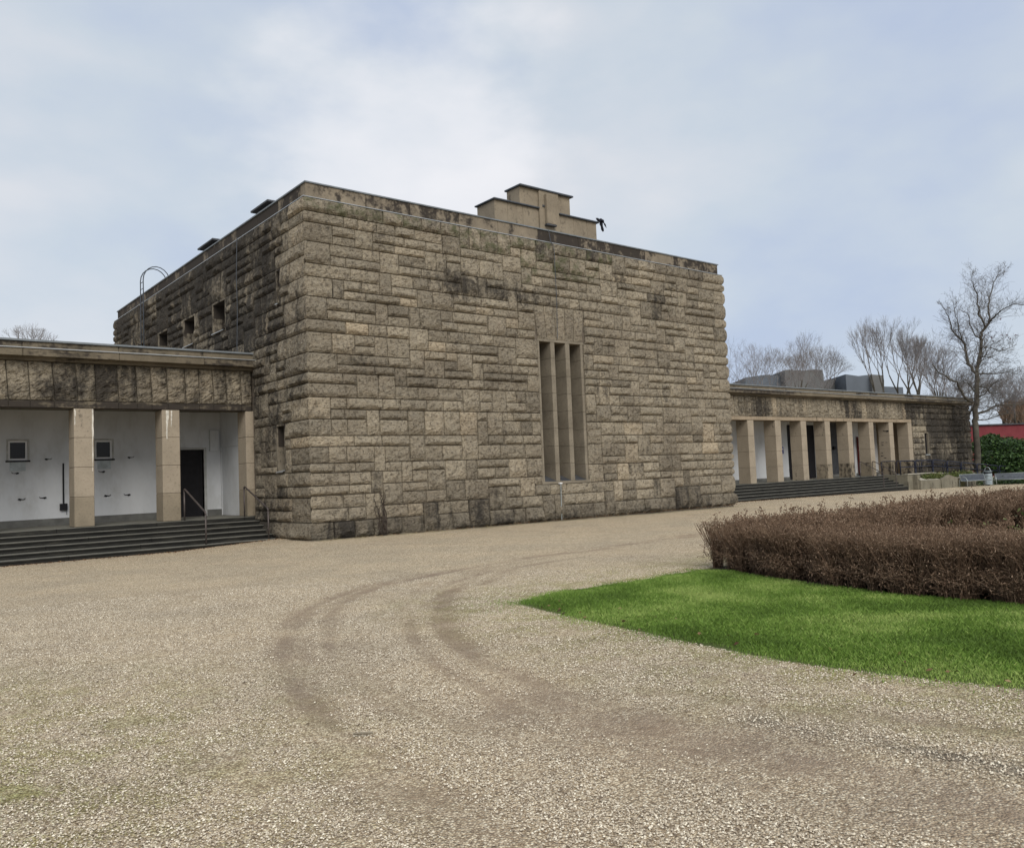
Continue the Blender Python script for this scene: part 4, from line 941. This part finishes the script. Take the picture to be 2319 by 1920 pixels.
# litter bin
bp_ = at(2238, 1099, 54.5); bz = gp(bp_[0], bp_[1])
t = thing('litter_bin', (bp_[0], bp_[1], bz), 'grey-blue cylindrical litter bin with hooped lid between the two benches', 'litter bin')
def cyl(name, r, z0, z1, mat, n_=20, r2=None):
    m = MB(); m.tube([(0, 0, z0), (0, 0, z1)], r, n_, True, r2); o = m.build(name, M[mat]); o.parent = t
cyl('body', 0.27, 0.12, 0.84, 'bin'); cyl('dark_gap', 0.235, 0.84, 0.95, 'black_iron'); cyl('lid', 0.29, 0.95, 0.99, 'bin'); cyl('foot', 0.10, 0, 0.12, 'black_iron')
o = MB().tube([(0.0, -0.24+0.0, 0.70)]+[(0, -0.12*1.5*math.cos(math.pi*k/8)-0.02, 0.98+0.28*math.sin(math.pi*k/8)) for k in range(9)], 0.022, 6).build('hoop', M['bench'], smooth=True); o.parent = t

# planting bed and red building
m = MB(); m.add([(46, 1.6, -0.41), (90, -22, -0.46), (120, 10, -0.4), (50, 25, -0.4), (49, 2.2, -0.41)], [(0, 1, 2, 3, 4)]); tag(m.build('planting_bed', M['soil']), kind='structure')
def bedpt():
    while True:
        x = random.uniform(48.8, 72); y = random.uniform(-12, 3)
        ax = 48.5+(2.2-y)*1.7
        if ax < x < ax+6: return (x, y, -0.42+abs(random.gauss(0.15, 0.17)))
leaf_cloud('ground_cover', 14000, bedpt, 0.085, M['bush'], 'low dark green ground cover growing behind the benches', 'ground cover', 'stuff')
red = thing('red_building', tuple(at(2300, 1080, 74)), 'deep red rendered wall rising behind the evergreen bush', 'building')
A = at(2188, 1085, 72); B = at(2420, 1085, 74); d_ = (B-A)/np.linalg.norm(B-A); nrm = np.array([d_[1], -d_[0], 0]); zt = 4.25
def wallbox(A, B, th, z0, z1, name, mat, root, s_=1):
    n_ = np.array([-(B-A)[1], (B-A)[0], 0]); n_ = n_/np.linalg.norm(n_)*th
    q = [A, B, B+n_, A+n_]; m = MB(); m.add([(p[0], p[1], z0) for p in q]+[(p[0], p[1], z1) for p in q], [(0, 1, 2, 3), (4, 5, 6, 7), (0, 1, 5, 4), (1, 2, 6, 5), (2, 3, 7, 6), (3, 0, 4, 7)]); return own(m.build(name, mat), root)
wallbox(A, B, 6, -1, 4.25, 'wall', M['red'], red); wallbox(A-0.1, B-0.1, 6.3, 4.25, 4.36, 'roof_edge', M['zinc_dark'], red)
# angular slate-clad building far behind
far = thing('angular_building', tuple(at(1840, 880, 120)), 'distant grey slate-clad building with angular folded rooflines behind the right colonnade', 'building')
def farbox(pts, th, mat, dep):
    P_ = [at(x, y, dep) for x, y in pts]; n_ = th*np.array([fwd[0], fwd[1], 0]); m = MB(); k = len(P_); vs = []
    for p in P_: vs += [tuple(p)]
    for p in P_[::-1]: vs += [(p[0], p[1], -1.0)]
    q = len(vs); vs += [tuple(np.array(v)+n_) for v in vs]; fs = [tuple(range(q)), tuple(range(2*q-1, q-1, -1))]+[(i, (i+1) % q, (i+1) % q+q, i+q) for i in range(q)]
    m.add(vs, fs); own(m.build('slate_block', mat), far)
farbox([(1688, 855), (1735, 848.5), (1750, 849), (1781, 853)], 14, M['slate'], 118)
farbox([(1777, 838), (1782, 837), (1822, 839), (1845, 836.5), (1863, 838), (1866, 862)], 14, M['slate2'], 116)
farbox([(1866, 862), (1890, 859), (1917, 862)], 10, M['slate2'], 119); farbox([(1915, 847.5), (1944, 851.5), (1973, 848), (1990, 849)], 14, M['slate'], 115); farbox([(1973.5, 848.2), (2001, 850), (2001, 876)], 8, M['slate2'], 114.2)
farbox([(2001.5, 875), (2045, 877)], 10, M['slate'], 118)

# ------------------------------------------------------------------ trees
def tubes_mesh(name, segs, sides=3):
    """segs: array (n, 8): p0(3) p1(3) r0 r1"""
    A = np.array(segs, float); p0, p1, r0, r1 = A[:, :3], A[:, 3:6], A[:, 6], A[:, 7]; d = p1-p0; ln = np.linalg.norm(d, axis=1)[:, None]+1e-9; d /= ln
    ref = np.where(np.abs(d[:, 2:3]) < 0.9, [[0, 0, 1.0]], [[1.0, 0, 0]]); a = np.cross(d, ref); a /= np.linalg.norm(a, axis=1)[:, None]; b = np.cross(d, a)
    n_ = len(A); V = np.zeros((n_, sides*2, 3))
    for k in range(sides):
        t_ = 2*math.pi*k/sides; o = a*math.cos(t_)+b*math.sin(t_); V[:, k] = p0+o*r0[:, None]; V[:, k+sides] = p1+o*r1[:, None]
    F = np.array([[k, (k+1) % sides, (k+1) % sides+sides, k+sides] for k in range(sides)]); F = ((np.arange(n_)*sides*2)[:, None, None]+F[None]).reshape(-1, 4)
    return V.reshape(-1, 3), F
def fork_tree(base, h, seed, levels=8, spread=0.42, trunk=0.22, r0=0.02, upb=0.25, first=0.24, ratio=0.80, nsplit=(2, 3)):
    rs = random.Random(seed); segs = []; tw = []
    def grow(p, d, ln, r, lv):
        nseg = 2; q = p
        for k in range(nseg):
            d = (d+Vector((rs.gauss(0, .07), rs.gauss(0, .07), rs.gauss(0, .05)+upb*0.05))).normalized(); e_ = q+d*(ln/nseg); ra = r*(1-0.15*k); rb = r*(1-0.15*(k+1))
            (segs if lv < 3 else tw).append((*q, *e_, ra, rb)); q = e_
            if lv > 2 and rs.random() < 0.5:
                dd_ = (d+Vector((rs.gauss(0, .6), rs.gauss(0, .6), rs.gauss(0.1, .4)))).normalized(); e2 = q+dd_*ln*rs.uniform(.3, .6); tw.append((*q, *e2, rb*.5, rb*.25))
        if lv >= levels: return
        n_ = rs.choice(nsplit); ph = rs.random()*6.28
        for k in range(n_):
            a = ph+2*math.pi*k/n_+rs.gauss(0, .3); sp = spread*rs.uniform(.6, 1.25); o = d.orthogonal().normalized(); o2 = d.cross(o)
            nd_ = (d*math.cos(sp)+(o*math.cos(a)+o2*math.sin(a))*math.sin(sp)+Vector((0, 0, upb*0.3))).normalized()
            grow(q, nd_, ln*ratio*rs.uniform(.82, 1.12), r*(0.62 if lv < 4 else 0.55), lv+1)
    tot = sum(ratio**k for k in range(levels+1)); l0 = h*0.98/tot*1.18
    segs.append((*base, base[0], base[1], base[2]+h*first, trunk*1.2, trunk)); grow(Vector((base[0], base[1], base[2]+h*first)), Vector((rs.gauss(0, .05), rs.gauss(0, .05), 1)).normalized(), l0*(1-first), trunk, 0)
    return segs, tw
def make_tree(base, h, seed, lb, far_=True, **k):
    t = thing('bare_tree', base, lb, 'tree', 'bare trees beyond the roofs'); s, tw = fork_tree(base, h, seed, **k)
    V, F = tubes_mesh('trunk', s, 5); own(link('trunk', np_mesh('trunk', V, F), M['bark']), t)
    V, F = tubes_mesh('crown', [(*q[:6], q[6]*.75+.003, q[7]*.75+.003) for q in tw], 3); own(link('crown', np_mesh('crown', V, F), M['far_twig']), t)
def tree_at(px, ptop, dep, seed, lb, **k):
    p = at(px, 950, dep); top = at(px, ptop, dep)[2]; make_tree((p[0], p[1], -0.5), (top+0.5)*0.93, seed, lb, **k)
tree_at(86, 700, 95, 11, 'rounded bare treetop showing above the left-hand roof', levels=7, spread=0.42, first=0.62)
tree_at(1655, 805, 105, 12, 'low bare tree half hidden by the right corner of the hall', levels=7)
tree_at(1728, 760, 100, 13, 'broad bare tree rising over the left end of the slate building', levels=8, spread=0.46, upb=0.35)
tree_at(1795, 768, 104, 14, 'bare tree with upswept limbs in the middle of the slate building', levels=7, spread=0.36, upb=0.4)
tree_at(1878, 757, 90, 15, 'round-crowned bare tree standing alone between the slate blocks', levels=8, spread=0.44, trunk=0.16)
tree_at(2012, 735, 88, 16, 'tall narrow bare tree right of the slate building', levels=7, spread=0.26, upb=0.6)
tree_at(2050, 738, 92, 17, 'tall feathery bare tree behind the end of the right colonnade roof', levels=8, spread=0.25, upb=0.6)
tree_at(2088, 745, 86, 18, 'dense bare tree left of the big forked tree', levels=7, spread=0.33, upb=0.4)
tree_at(2125, 790, 80, 19, 'spreading bare tree behind the lower limbs of the forked tree', levels=8, spread=0.42)
tree_at(2185, 845, 84, 25, 'short bushy bare tree behind the forked trunk', levels=8, spread=0.5)
tree_at(2262, 835, 82, 20, 'bushy bare tree just right of the forked tree', levels=8, spread=0.5)
tree_at(2305, 850, 78, 21, 'bare tree over the red wall at the right picture edge', levels=8, spread=0.45)
tree_at(2345, 830, 85, 22, 'bare tree mostly outside the right picture edge', levels=8, spread=0.42)
# the forked tree in front: limbs surveyed one by one
bt = thing('bare_tree', (50.5, 3.0, -0.45), 'tall forked bare tree with a few red leaves beside the end of the colonnade', 'tree')
rs = random.Random(4); TD = 57.0
def zp(x, y, dep): return Vector(at(2080+x*0.2069, 600+y*0.2069, dep))
LIMBS = [([(655, 2395), (640, 2050), (625, 1739), (620, 1640), (635, 1450), (640, 1300), (640, 1180)], 0.235, 0.14, 0, 0),
 ([(640, 1180), (660, 1080), (680, 950), (690, 820), (690, 740), (730, 680), (780, 625)], 0.12, 0.075, 0, .6),
 ([(780, 625), (765, 520), (775, 400), (795, 290), (825, 190), (870, 120), (960, 60)], 0.06, 0.012, .6, 1.4),
 ([(730, 680), (690, 600), (660, 540), (655, 430), (635, 320), (600, 240), (590, 180), (600, 40)], 0.065, 0.012, .5, -.6),
 ([(780, 625), (850, 550), (930, 480), (1050, 430), (1160, 440)], 0.055, 0.012, .6, -.8),
 ([(635, 1190), (545, 1080), (520, 1000), (515, 900), (480, 830), (420, 780), (360, 700), (340, 600), (290, 500), (230, 400)], 0.105, 0.015, 0, 1.0),
 ([(480, 830), (440, 720), (420, 600), (385, 480), (370, 380)], 0.045, 0.01, .4, .2),
 ([(690, 820), (620, 760), (560, 660), (550, 540), (470, 500)], 0.045, 0.01, .2, -.9),
 ([(590, 1500), (540, 1480), (470, 1390), (420, 1280), (350, 1260), (300, 1210), (220, 1180), (150, 1090)], 0.10, 0.02, 0, -1.2),
 ([(640, 1625), (740, 1600), (830, 1550), (920, 1530), (1100, 1530), (1250, 1480)], 0.08, 0.02, 0, 1.0),
 ([(650, 1195), (760, 1190), (850, 1190), (1000, 1170), (1100, 1200)], 0.05, 0.012, 0, -.6),
 ([(640, 1330), (740, 1340), (790, 1400), (900, 1400)], 0.06, 0.012, 0, .9), ([(630, 1400), (560, 1300), (500, 1290), (470, 1240)], 0.045, 0.01, 0, .7),
 ([(685, 900), (780, 905), (880, 945), (1000, 910), (1080, 870)], 0.04, 0.01, .1, .5), ([(680, 1000), (800, 1010), (930, 1100)], 0.03, 0.01, .1, -.5),
 ([(640, 1450), (720, 1420), (820, 1300), (930, 1240)], 0.05, 0.012, 0, -.8), ([(625, 1560), (560, 1620), (500, 1660), (380, 1700)], 0.05, 0.012, 0, .6), ([(630, 1700), (760, 1690), (900, 1640), (1050, 1620)], 0.04, 0.01, 0, -.4)]
segs = []; tw = []
def twig(p, d, ln, r, lv):
    q = p
    for k in range(3):
        d = (d+Vector((rs.gauss(0, .2), rs.gauss(0, .2), rs.gauss(0.03, .16)))).normalized(); e_ = q+d*(ln/3); tw.append((*q, *e_, r*(1-k*.22), r*(1-(k+1)*.22))); q = e_
        if lv < 3 and rs.random() < 0.72: twig(q, (d+Vector((rs.gauss(0, .65), rs.gauss(0, .65), rs.gauss(.12, .45)))).normalized(), ln*rs.uniform(.45, .75), r*.6, lv+1)
for pts, ra, rb, da, db in LIMBS:
    segs = []; n_ = len(pts); W3 = [zp(x, y, TD+da+(db-da)*i/(n_-1)*1.6) for i, (x, y) in enumerate(pts)]; fine = []
    for a, b in zip(W3[:-1], W3[1:]):
        for k in range(3): fine.append(a.lerp(b, k/3)+Vector((rs.gauss(0, .03), rs.gauss(0, .03), 0)))
    fine.append(W3[-1]); m_n = len(fine)
    for i in range(m_n-1):
        r_a = ra+(rb-ra)*i/(m_n-1); r_b = ra+(rb-ra)*(i+1)/(m_n-1); segs.append((*fine[i], *fine[i+1], r_a*1.02, r_b))
        d = (fine[i+1]-fine[i]).normalized()
        if ra < 0.2:
            for _ in range(3):
                dd_ = (d*0.8+Vector((rs.gauss(0, .6), rs.gauss(0, .6), rs.gauss(.25, .4)))).normalized(); twig(fine[i], dd_, rs.uniform(.5, 1.6)*(1.15-0.85*i/m_n), max(0.008, r_b*.25), 0)
        elif i > m_n*0.5:
            for _ in range(3): twig(fine[i], Vector((rs.gauss(0, 1), rs.gauss(0, 1), rs.gauss(0, .5))).normalized(), rs.uniform(.7, 2.0), .014, 0)
    m_ = MB(); m_.tube([Vector(q[:3]) for q in segs]+[Vector(segs[-1][3:6])], ra, 8, True, rb); own(m_.build('trunk' if ra > .2 else 'limb', M['bark'], smooth=True), bt)
tw = [(*s[:6], max(s[6], .0045), max(s[7], .0035)) for s in tw]; V, F = tubes_mesh('twigs', tw, 3); own(link('twigs', np_mesh('twigs', V, F), M['twig']), bt)
pts = [(770, 745), (795, 790), (800, 800), (815, 830), (825, 840), (845, 730), (915, 770), (965, 765), (975, 775), (990, 795), (1010, 810), (1065, 765), (1075, 768), (650, 965), (895, 590), (580, 240)]
m = MB()
for x, y in pts:
    for _ in range(3):
        c = zp(x+rs.uniform(-9, 9), y+rs.uniform(-9, 9), TD+.4); a = Vector((rs.gauss(0, 1), rs.gauss(0, 1), rs.gauss(0, 1))).normalized()*.06; b = a.orthogonal().normalized()*.045; m.add([c-a, c-b, c+a, c+b], [(0, 1, 2, 3)])
own(m.build('leaves', M['leaf_red']), bt)

# evergreen bush
bush = thing('evergreen_bush', tuple(at(2280, 1075, 62)), 'large dense dark green evergreen bush in front of the red wall', 'bush')
BC = [(at(x, y, d), r) for x, y, d, r in [(2238, 1030, 63, 1.5), (2248, 1006, 64, 0.9), (2275, 1032, 62, 1.5), (2285, 1018, 64, 1.1), (2310, 1040, 61, 1.6), (2335, 1035, 63, 1.7), (2360, 1045, 62, 1.8), (2250, 1055, 61, 1.3), (2290, 1060, 60, 1.2), (2400, 1040, 62, 2.0), (2226, 1010, 65, 0.8)]]
def bushpt():
    c, r = random.choice(BC); v = Vector((random.gauss(0, 1), random.gauss(0, 1), random.gauss(0, 1))).normalized()
    k = 1+0.25*noise.noise(v*2.3+Vector(tuple(c))); return (c[0]+v.x*r*k*random.uniform(.75, 1.04), c[1]+v.y*r*k*random.uniform(.75, 1.04), max(-.4, c[2]+v.z*r*k*0.85*random.uniform(.75, 1.04)))
leaf_cloud('foliage', 24000, bushpt, 0.11, M['bush'], None, None, root=bush)
own(MB().tube([tuple(at(2280, 1075, 62)), tuple(at(2280, 1000, 62.3))], 0.12, 6).build('stem', M['bark']), bush)
# reddish-brown shrub over the red wall
sh = thing('brown_shrub', tuple(at(2300, 950, 80)), 'rusty brown leafless hedge top above the red wall', 'shrub')
segs = []
for _ in range(2600):
    r_ = math.sqrt(random.random()); a_ = random.random()*6.283; c = Vector(at(2312+r_*math.cos(a_)*48, 940+r_*math.sin(a_)*34*(0.8+0.3*noise.noise(Vector((a_, 0, 0)))), random.uniform(78, 82))); d = Vector((random.gauss(0, .3), random.gauss(0, .3), 1)).normalized(); segs.append((*c, *(c+d*random.uniform(.3, .9)), .02, .01))
V, F = tubes_mesh('twigs', segs, 3); n_ = len(V); own(link('twigs', np_mesh('twigs', V, F, {'tone': np.full(n_, .75)}), M['hedge']), sh)

# ------------------------------------------------------------------ clipped brown hedge (L shaped round a pond)
hd = thing('hedge', (0.5, -15, 0), 'clipped leafless reddish-brown hedge enclosing a small pond beside the lawn', 'hedge')
def hedge_front(y): return np.interp(y, [-24, -18.2, -16.6, -15.4, -13.6, -13.0], [-0.78, -0.78, -0.78, -0.55, 0.10, 0.5])
def hedge(npts, region, dens, top, rad, tw_n, seed):
    g = np.random.default_rng(seed); CL = region(g, max(8, npts//75)); ci = g.integers(0, len(CL), npts); P = CL[ci]+g.normal(0, .035, (npts, 2)); n_ = len(P)
    hz = top+0.05*np.array([noise.noise(Vector((x*1.4, y*1.4, 2))) for x, y in P])+g.normal(0, .025, n_); la = g.random(n_)*6.28; ll = 0.33*np.sqrt(g.random(n_))
    segs = []; tones = []
    mid = np.c_[P[:, 0]+np.cos(la)*ll*.35, P[:, 1]+np.sin(la)*ll*.35, hz*g.uniform(.4, .6, n_)]; tp = np.c_[P[:, 0]+np.cos(la)*ll, P[:, 1]+np.sin(la)*ll, hz]
    bs = np.c_[P, np.full(n_, -.01)]; A1 = np.c_[bs, mid, np.full(n_, rad*1.3), np.full(n_, rad)]; A2 = np.c_[mid, tp, np.full(n_, rad), np.full(n_, rad*.5)]
    segs = [A1, A2]; t0 = np.clip(g.normal(.38, .18, n_), 0, 1); tn = [t0, t0]
    for k in range(tw_n):
        f = g.uniform(0, 1, n_)[:, None]; o = (mid*(1-f)+tp*f) if k % 3 else (bs*(1-f)*.7+mid*(.3+.7*f)); o[:, :2] = mid[:, :2]*(1-f)+tp[:, :2]*f; d = g.normal(size=(n_, 3))*[1, 1, .7]+[0, 0, .55]; d /= np.linalg.norm(d, axis=1)[:, None]
        e_ = o+d*g.uniform(.05, .15, n_)[:, None]; e_[:, 2] = np.minimum(e_[:, 2], hz+.05+g.random(n_)*.03); segs.append(np.c_[o, e_, np.full(n_, rad*.6), np.full(n_, rad*.35)]); tn.append(np.clip(g.normal(.55, .2, n_), 0, 1))
        # seed heads at the twig ends
        if k % 2 == 0:
            h2 = e_+g.normal(0, .008, (n_, 3)); segs.append(np.c_[h2, h2+[0, 0, .014]+g.normal(0, .006, (n_, 3)), np.full(n_, rad*2.0), np.full(n_, rad*.6)]); tn.append(np.clip(g.normal(.62, .2, n_), 0, 1))
    # stray shoots
    k = n_//34; ix = g.integers(0, n_, k); s0 = tp[ix]; e_ = s0+np.c_[g.normal(0, .035, (k, 2)), g.uniform(.05, .17, k)]; segs.append(np.c_[s0, e_, np.full(k, rad*.8), np.full(k, rad*.5)]); tn.append(np.full(k, .5))
    for _ in range(5):
        h2 = e_+g.normal(0, .02, (k, 3)); segs.append(np.c_[h2, h2+g.normal(0, .016, (k, 3)), np.full(k, rad*1.7), np.full(k, rad*.8)]); tn.append(np.full(k, .5))
    return np.concatenate(segs), np.concatenate(tn)
def regA(g, n_):
    y = g.uniform(-20.6, -13.55, n_); fr = hedge_front(y)+0.30; u = g.random(n_)**1.3; return np.c_[fr+u*1.65, y]
def regB(g, n_):
    x = 0.62+15*g.random(n_)**1.25; return np.c_[x, g.uniform(-14.9, -13.15, n_)]
sA, tA = hedge(16000, regA, 1, 0.66, 0.0040, 7, 1); sB, tB = hedge(10500, regB, 1, 0.72, 0.0062, 5, 2)
for s_, t_, nm in ((sA, tA, 'hedge_near_arm'), (sB, tB, 'hedge_far_arm')):
    V, F = tubes_mesh(nm, s_, 3); own(link(nm, np_mesh(nm, V, F, {'tone': np.repeat(t_, 6)}), M['hedge']), hd)
# soil under the hedge, pond inside it
ys = list(np.arange(-24, -13.0, .4)); m = MB(); fl = [(float(hedge_front(y))-.12+.05*noise.noise(Vector((0, y, 0))), y) for y in ys]
pl = fl+[(16, -12.8), (16, -24)]; m.add([(x, y, .018) for x, y in pl], [tuple(range(len(pl)))]); tag(m.build('hedge_soil', M['soil']), kind='structure')
m = MB(); m.add([(1.6, -21, .030), (14, -21, .030), (14, -15.4, .030), (1.6, -15.4, .030)], [(0, 1, 2, 3)]); tag(m.build('pond_water', M['water']), kind='structure')
leaf_cloud('pond_weeds', 900, lambda: (random.gauss(3.3, .6), random.gauss(-16.9, .5), abs(random.gauss(.30, .16))), 0.035, M['ivy'], 'pale green reeds growing inside the hedge', 'reeds', 'stuff', 0.0)

# ------------------------------------------------------------------ small things
bird = thing('black_bird', (12.2, 0.38, 11.06), 'black bird with hanging tail perched on the right end of the roof turret', 'bird')
def birdpart(name, chain, rads): 
    m = MB(); pts = [Vector(c) for c in chain]
    n_ = 7; vs = []; fs = []
    for i, p in enumerate(pts):
        d = (pts[min(i+1, len(pts)-1)]-pts[max(i-1, 0)]).normalized(); a = d.orthogonal().normalized(); b = d.cross(a)
        for k in range(n_): t_ = 6.283*k/n_; vs.append(p+(a*math.cos(t_)+b*math.sin(t_))*rads[i])
    for i in range(len(pts)-1):
        for k in range(n_): fs.append((i*n_+k, i*n_+(k+1) % n_, (i+1)*n_+(k+1) % n_, (i+1)*n_+k))
    fs += [tuple(range(n_)), tuple((len(pts)-1)*n_+k for k in range(n_))]; m.add(vs, fs); own(m.build(name, M['feather'], smooth=True), bird)
birdpart('body', [(12.02, .38, 11.17), (12.06, .38, 11.175), (12.10, .38, 11.16), (12.15, .38, 11.14), (12.24, .38, 11.10), (12.30, .38, 11.02), (12.33, .38, 10.92), (12.36, .38, 10.80), (12.40, .38, 10.72)], [.004, .018, .045, .055, .085, .075, .045, .055, .03])
birdpart('wing', [(12.22, .33, 11.15), (12.34, .32, 11.10), (12.44, .32, 10.98), (12.52, .32, 10.86)], [.05, .06, .035, .006])
# dead ivy on the wall foot
iv = thing('dead_ivy', (2.05, -0.15, 0), 'dead black ivy stem clinging to the foot of the hall wall near the corner', 'ivy')
rs = random.Random(2)
for k in range(9):
    x = 2.15+rs.uniform(-.1, .1); p = [(x, -.16, 0)]; z = 0
    while z < (1.25 if k < 6 else .8): z += .11; x += rs.uniform(-.07, .05); p.append((x, -.12+rs.uniform(-.04, .02)-(.06 if z < .5 else 0), z))
    own(MB().tube(p, .020, 5, True, .006).build('stem', M['ivy_dead']), iv)
# stick on the track
st = at(817, 1666, 6.1)
tag(MB().tube([(-7.60, -16.68, .012), (-7.55, -16.72, .014), (-7.50, -16.75, .011)], .008, 5).build('stick', M['mullion']), 'short pale stick lying across the wheel track in the foreground', 'stick')
# leaf litter along the foot of the steps and on the lawn edge
def litter():
    r = random.random()
    if r < .35: x = random.uniform(-12, 0); return (x, 2.0-abs(random.gauss(0, .12)), float(gz(x, 2))+.012)
    if r < .75: x = W+random.random()**1.6*14; return (x, 2.62-abs(random.gauss(0, .22)), float(gz(x, 2))+.012)
    if r < .78: a = random.random(); return (-3.7+random.gauss(0, .25), -19.5+6*a, .03)
    return (random.uniform(0, 19), -.25-abs(random.gauss(0, .12)), .03)
leaf_cloud('leaf_litter', 2600, litter, 0.026, M['litter'], 'reddish-brown fallen leaves gathered along the foot of the steps', 'leaves', 'stuff', .8)
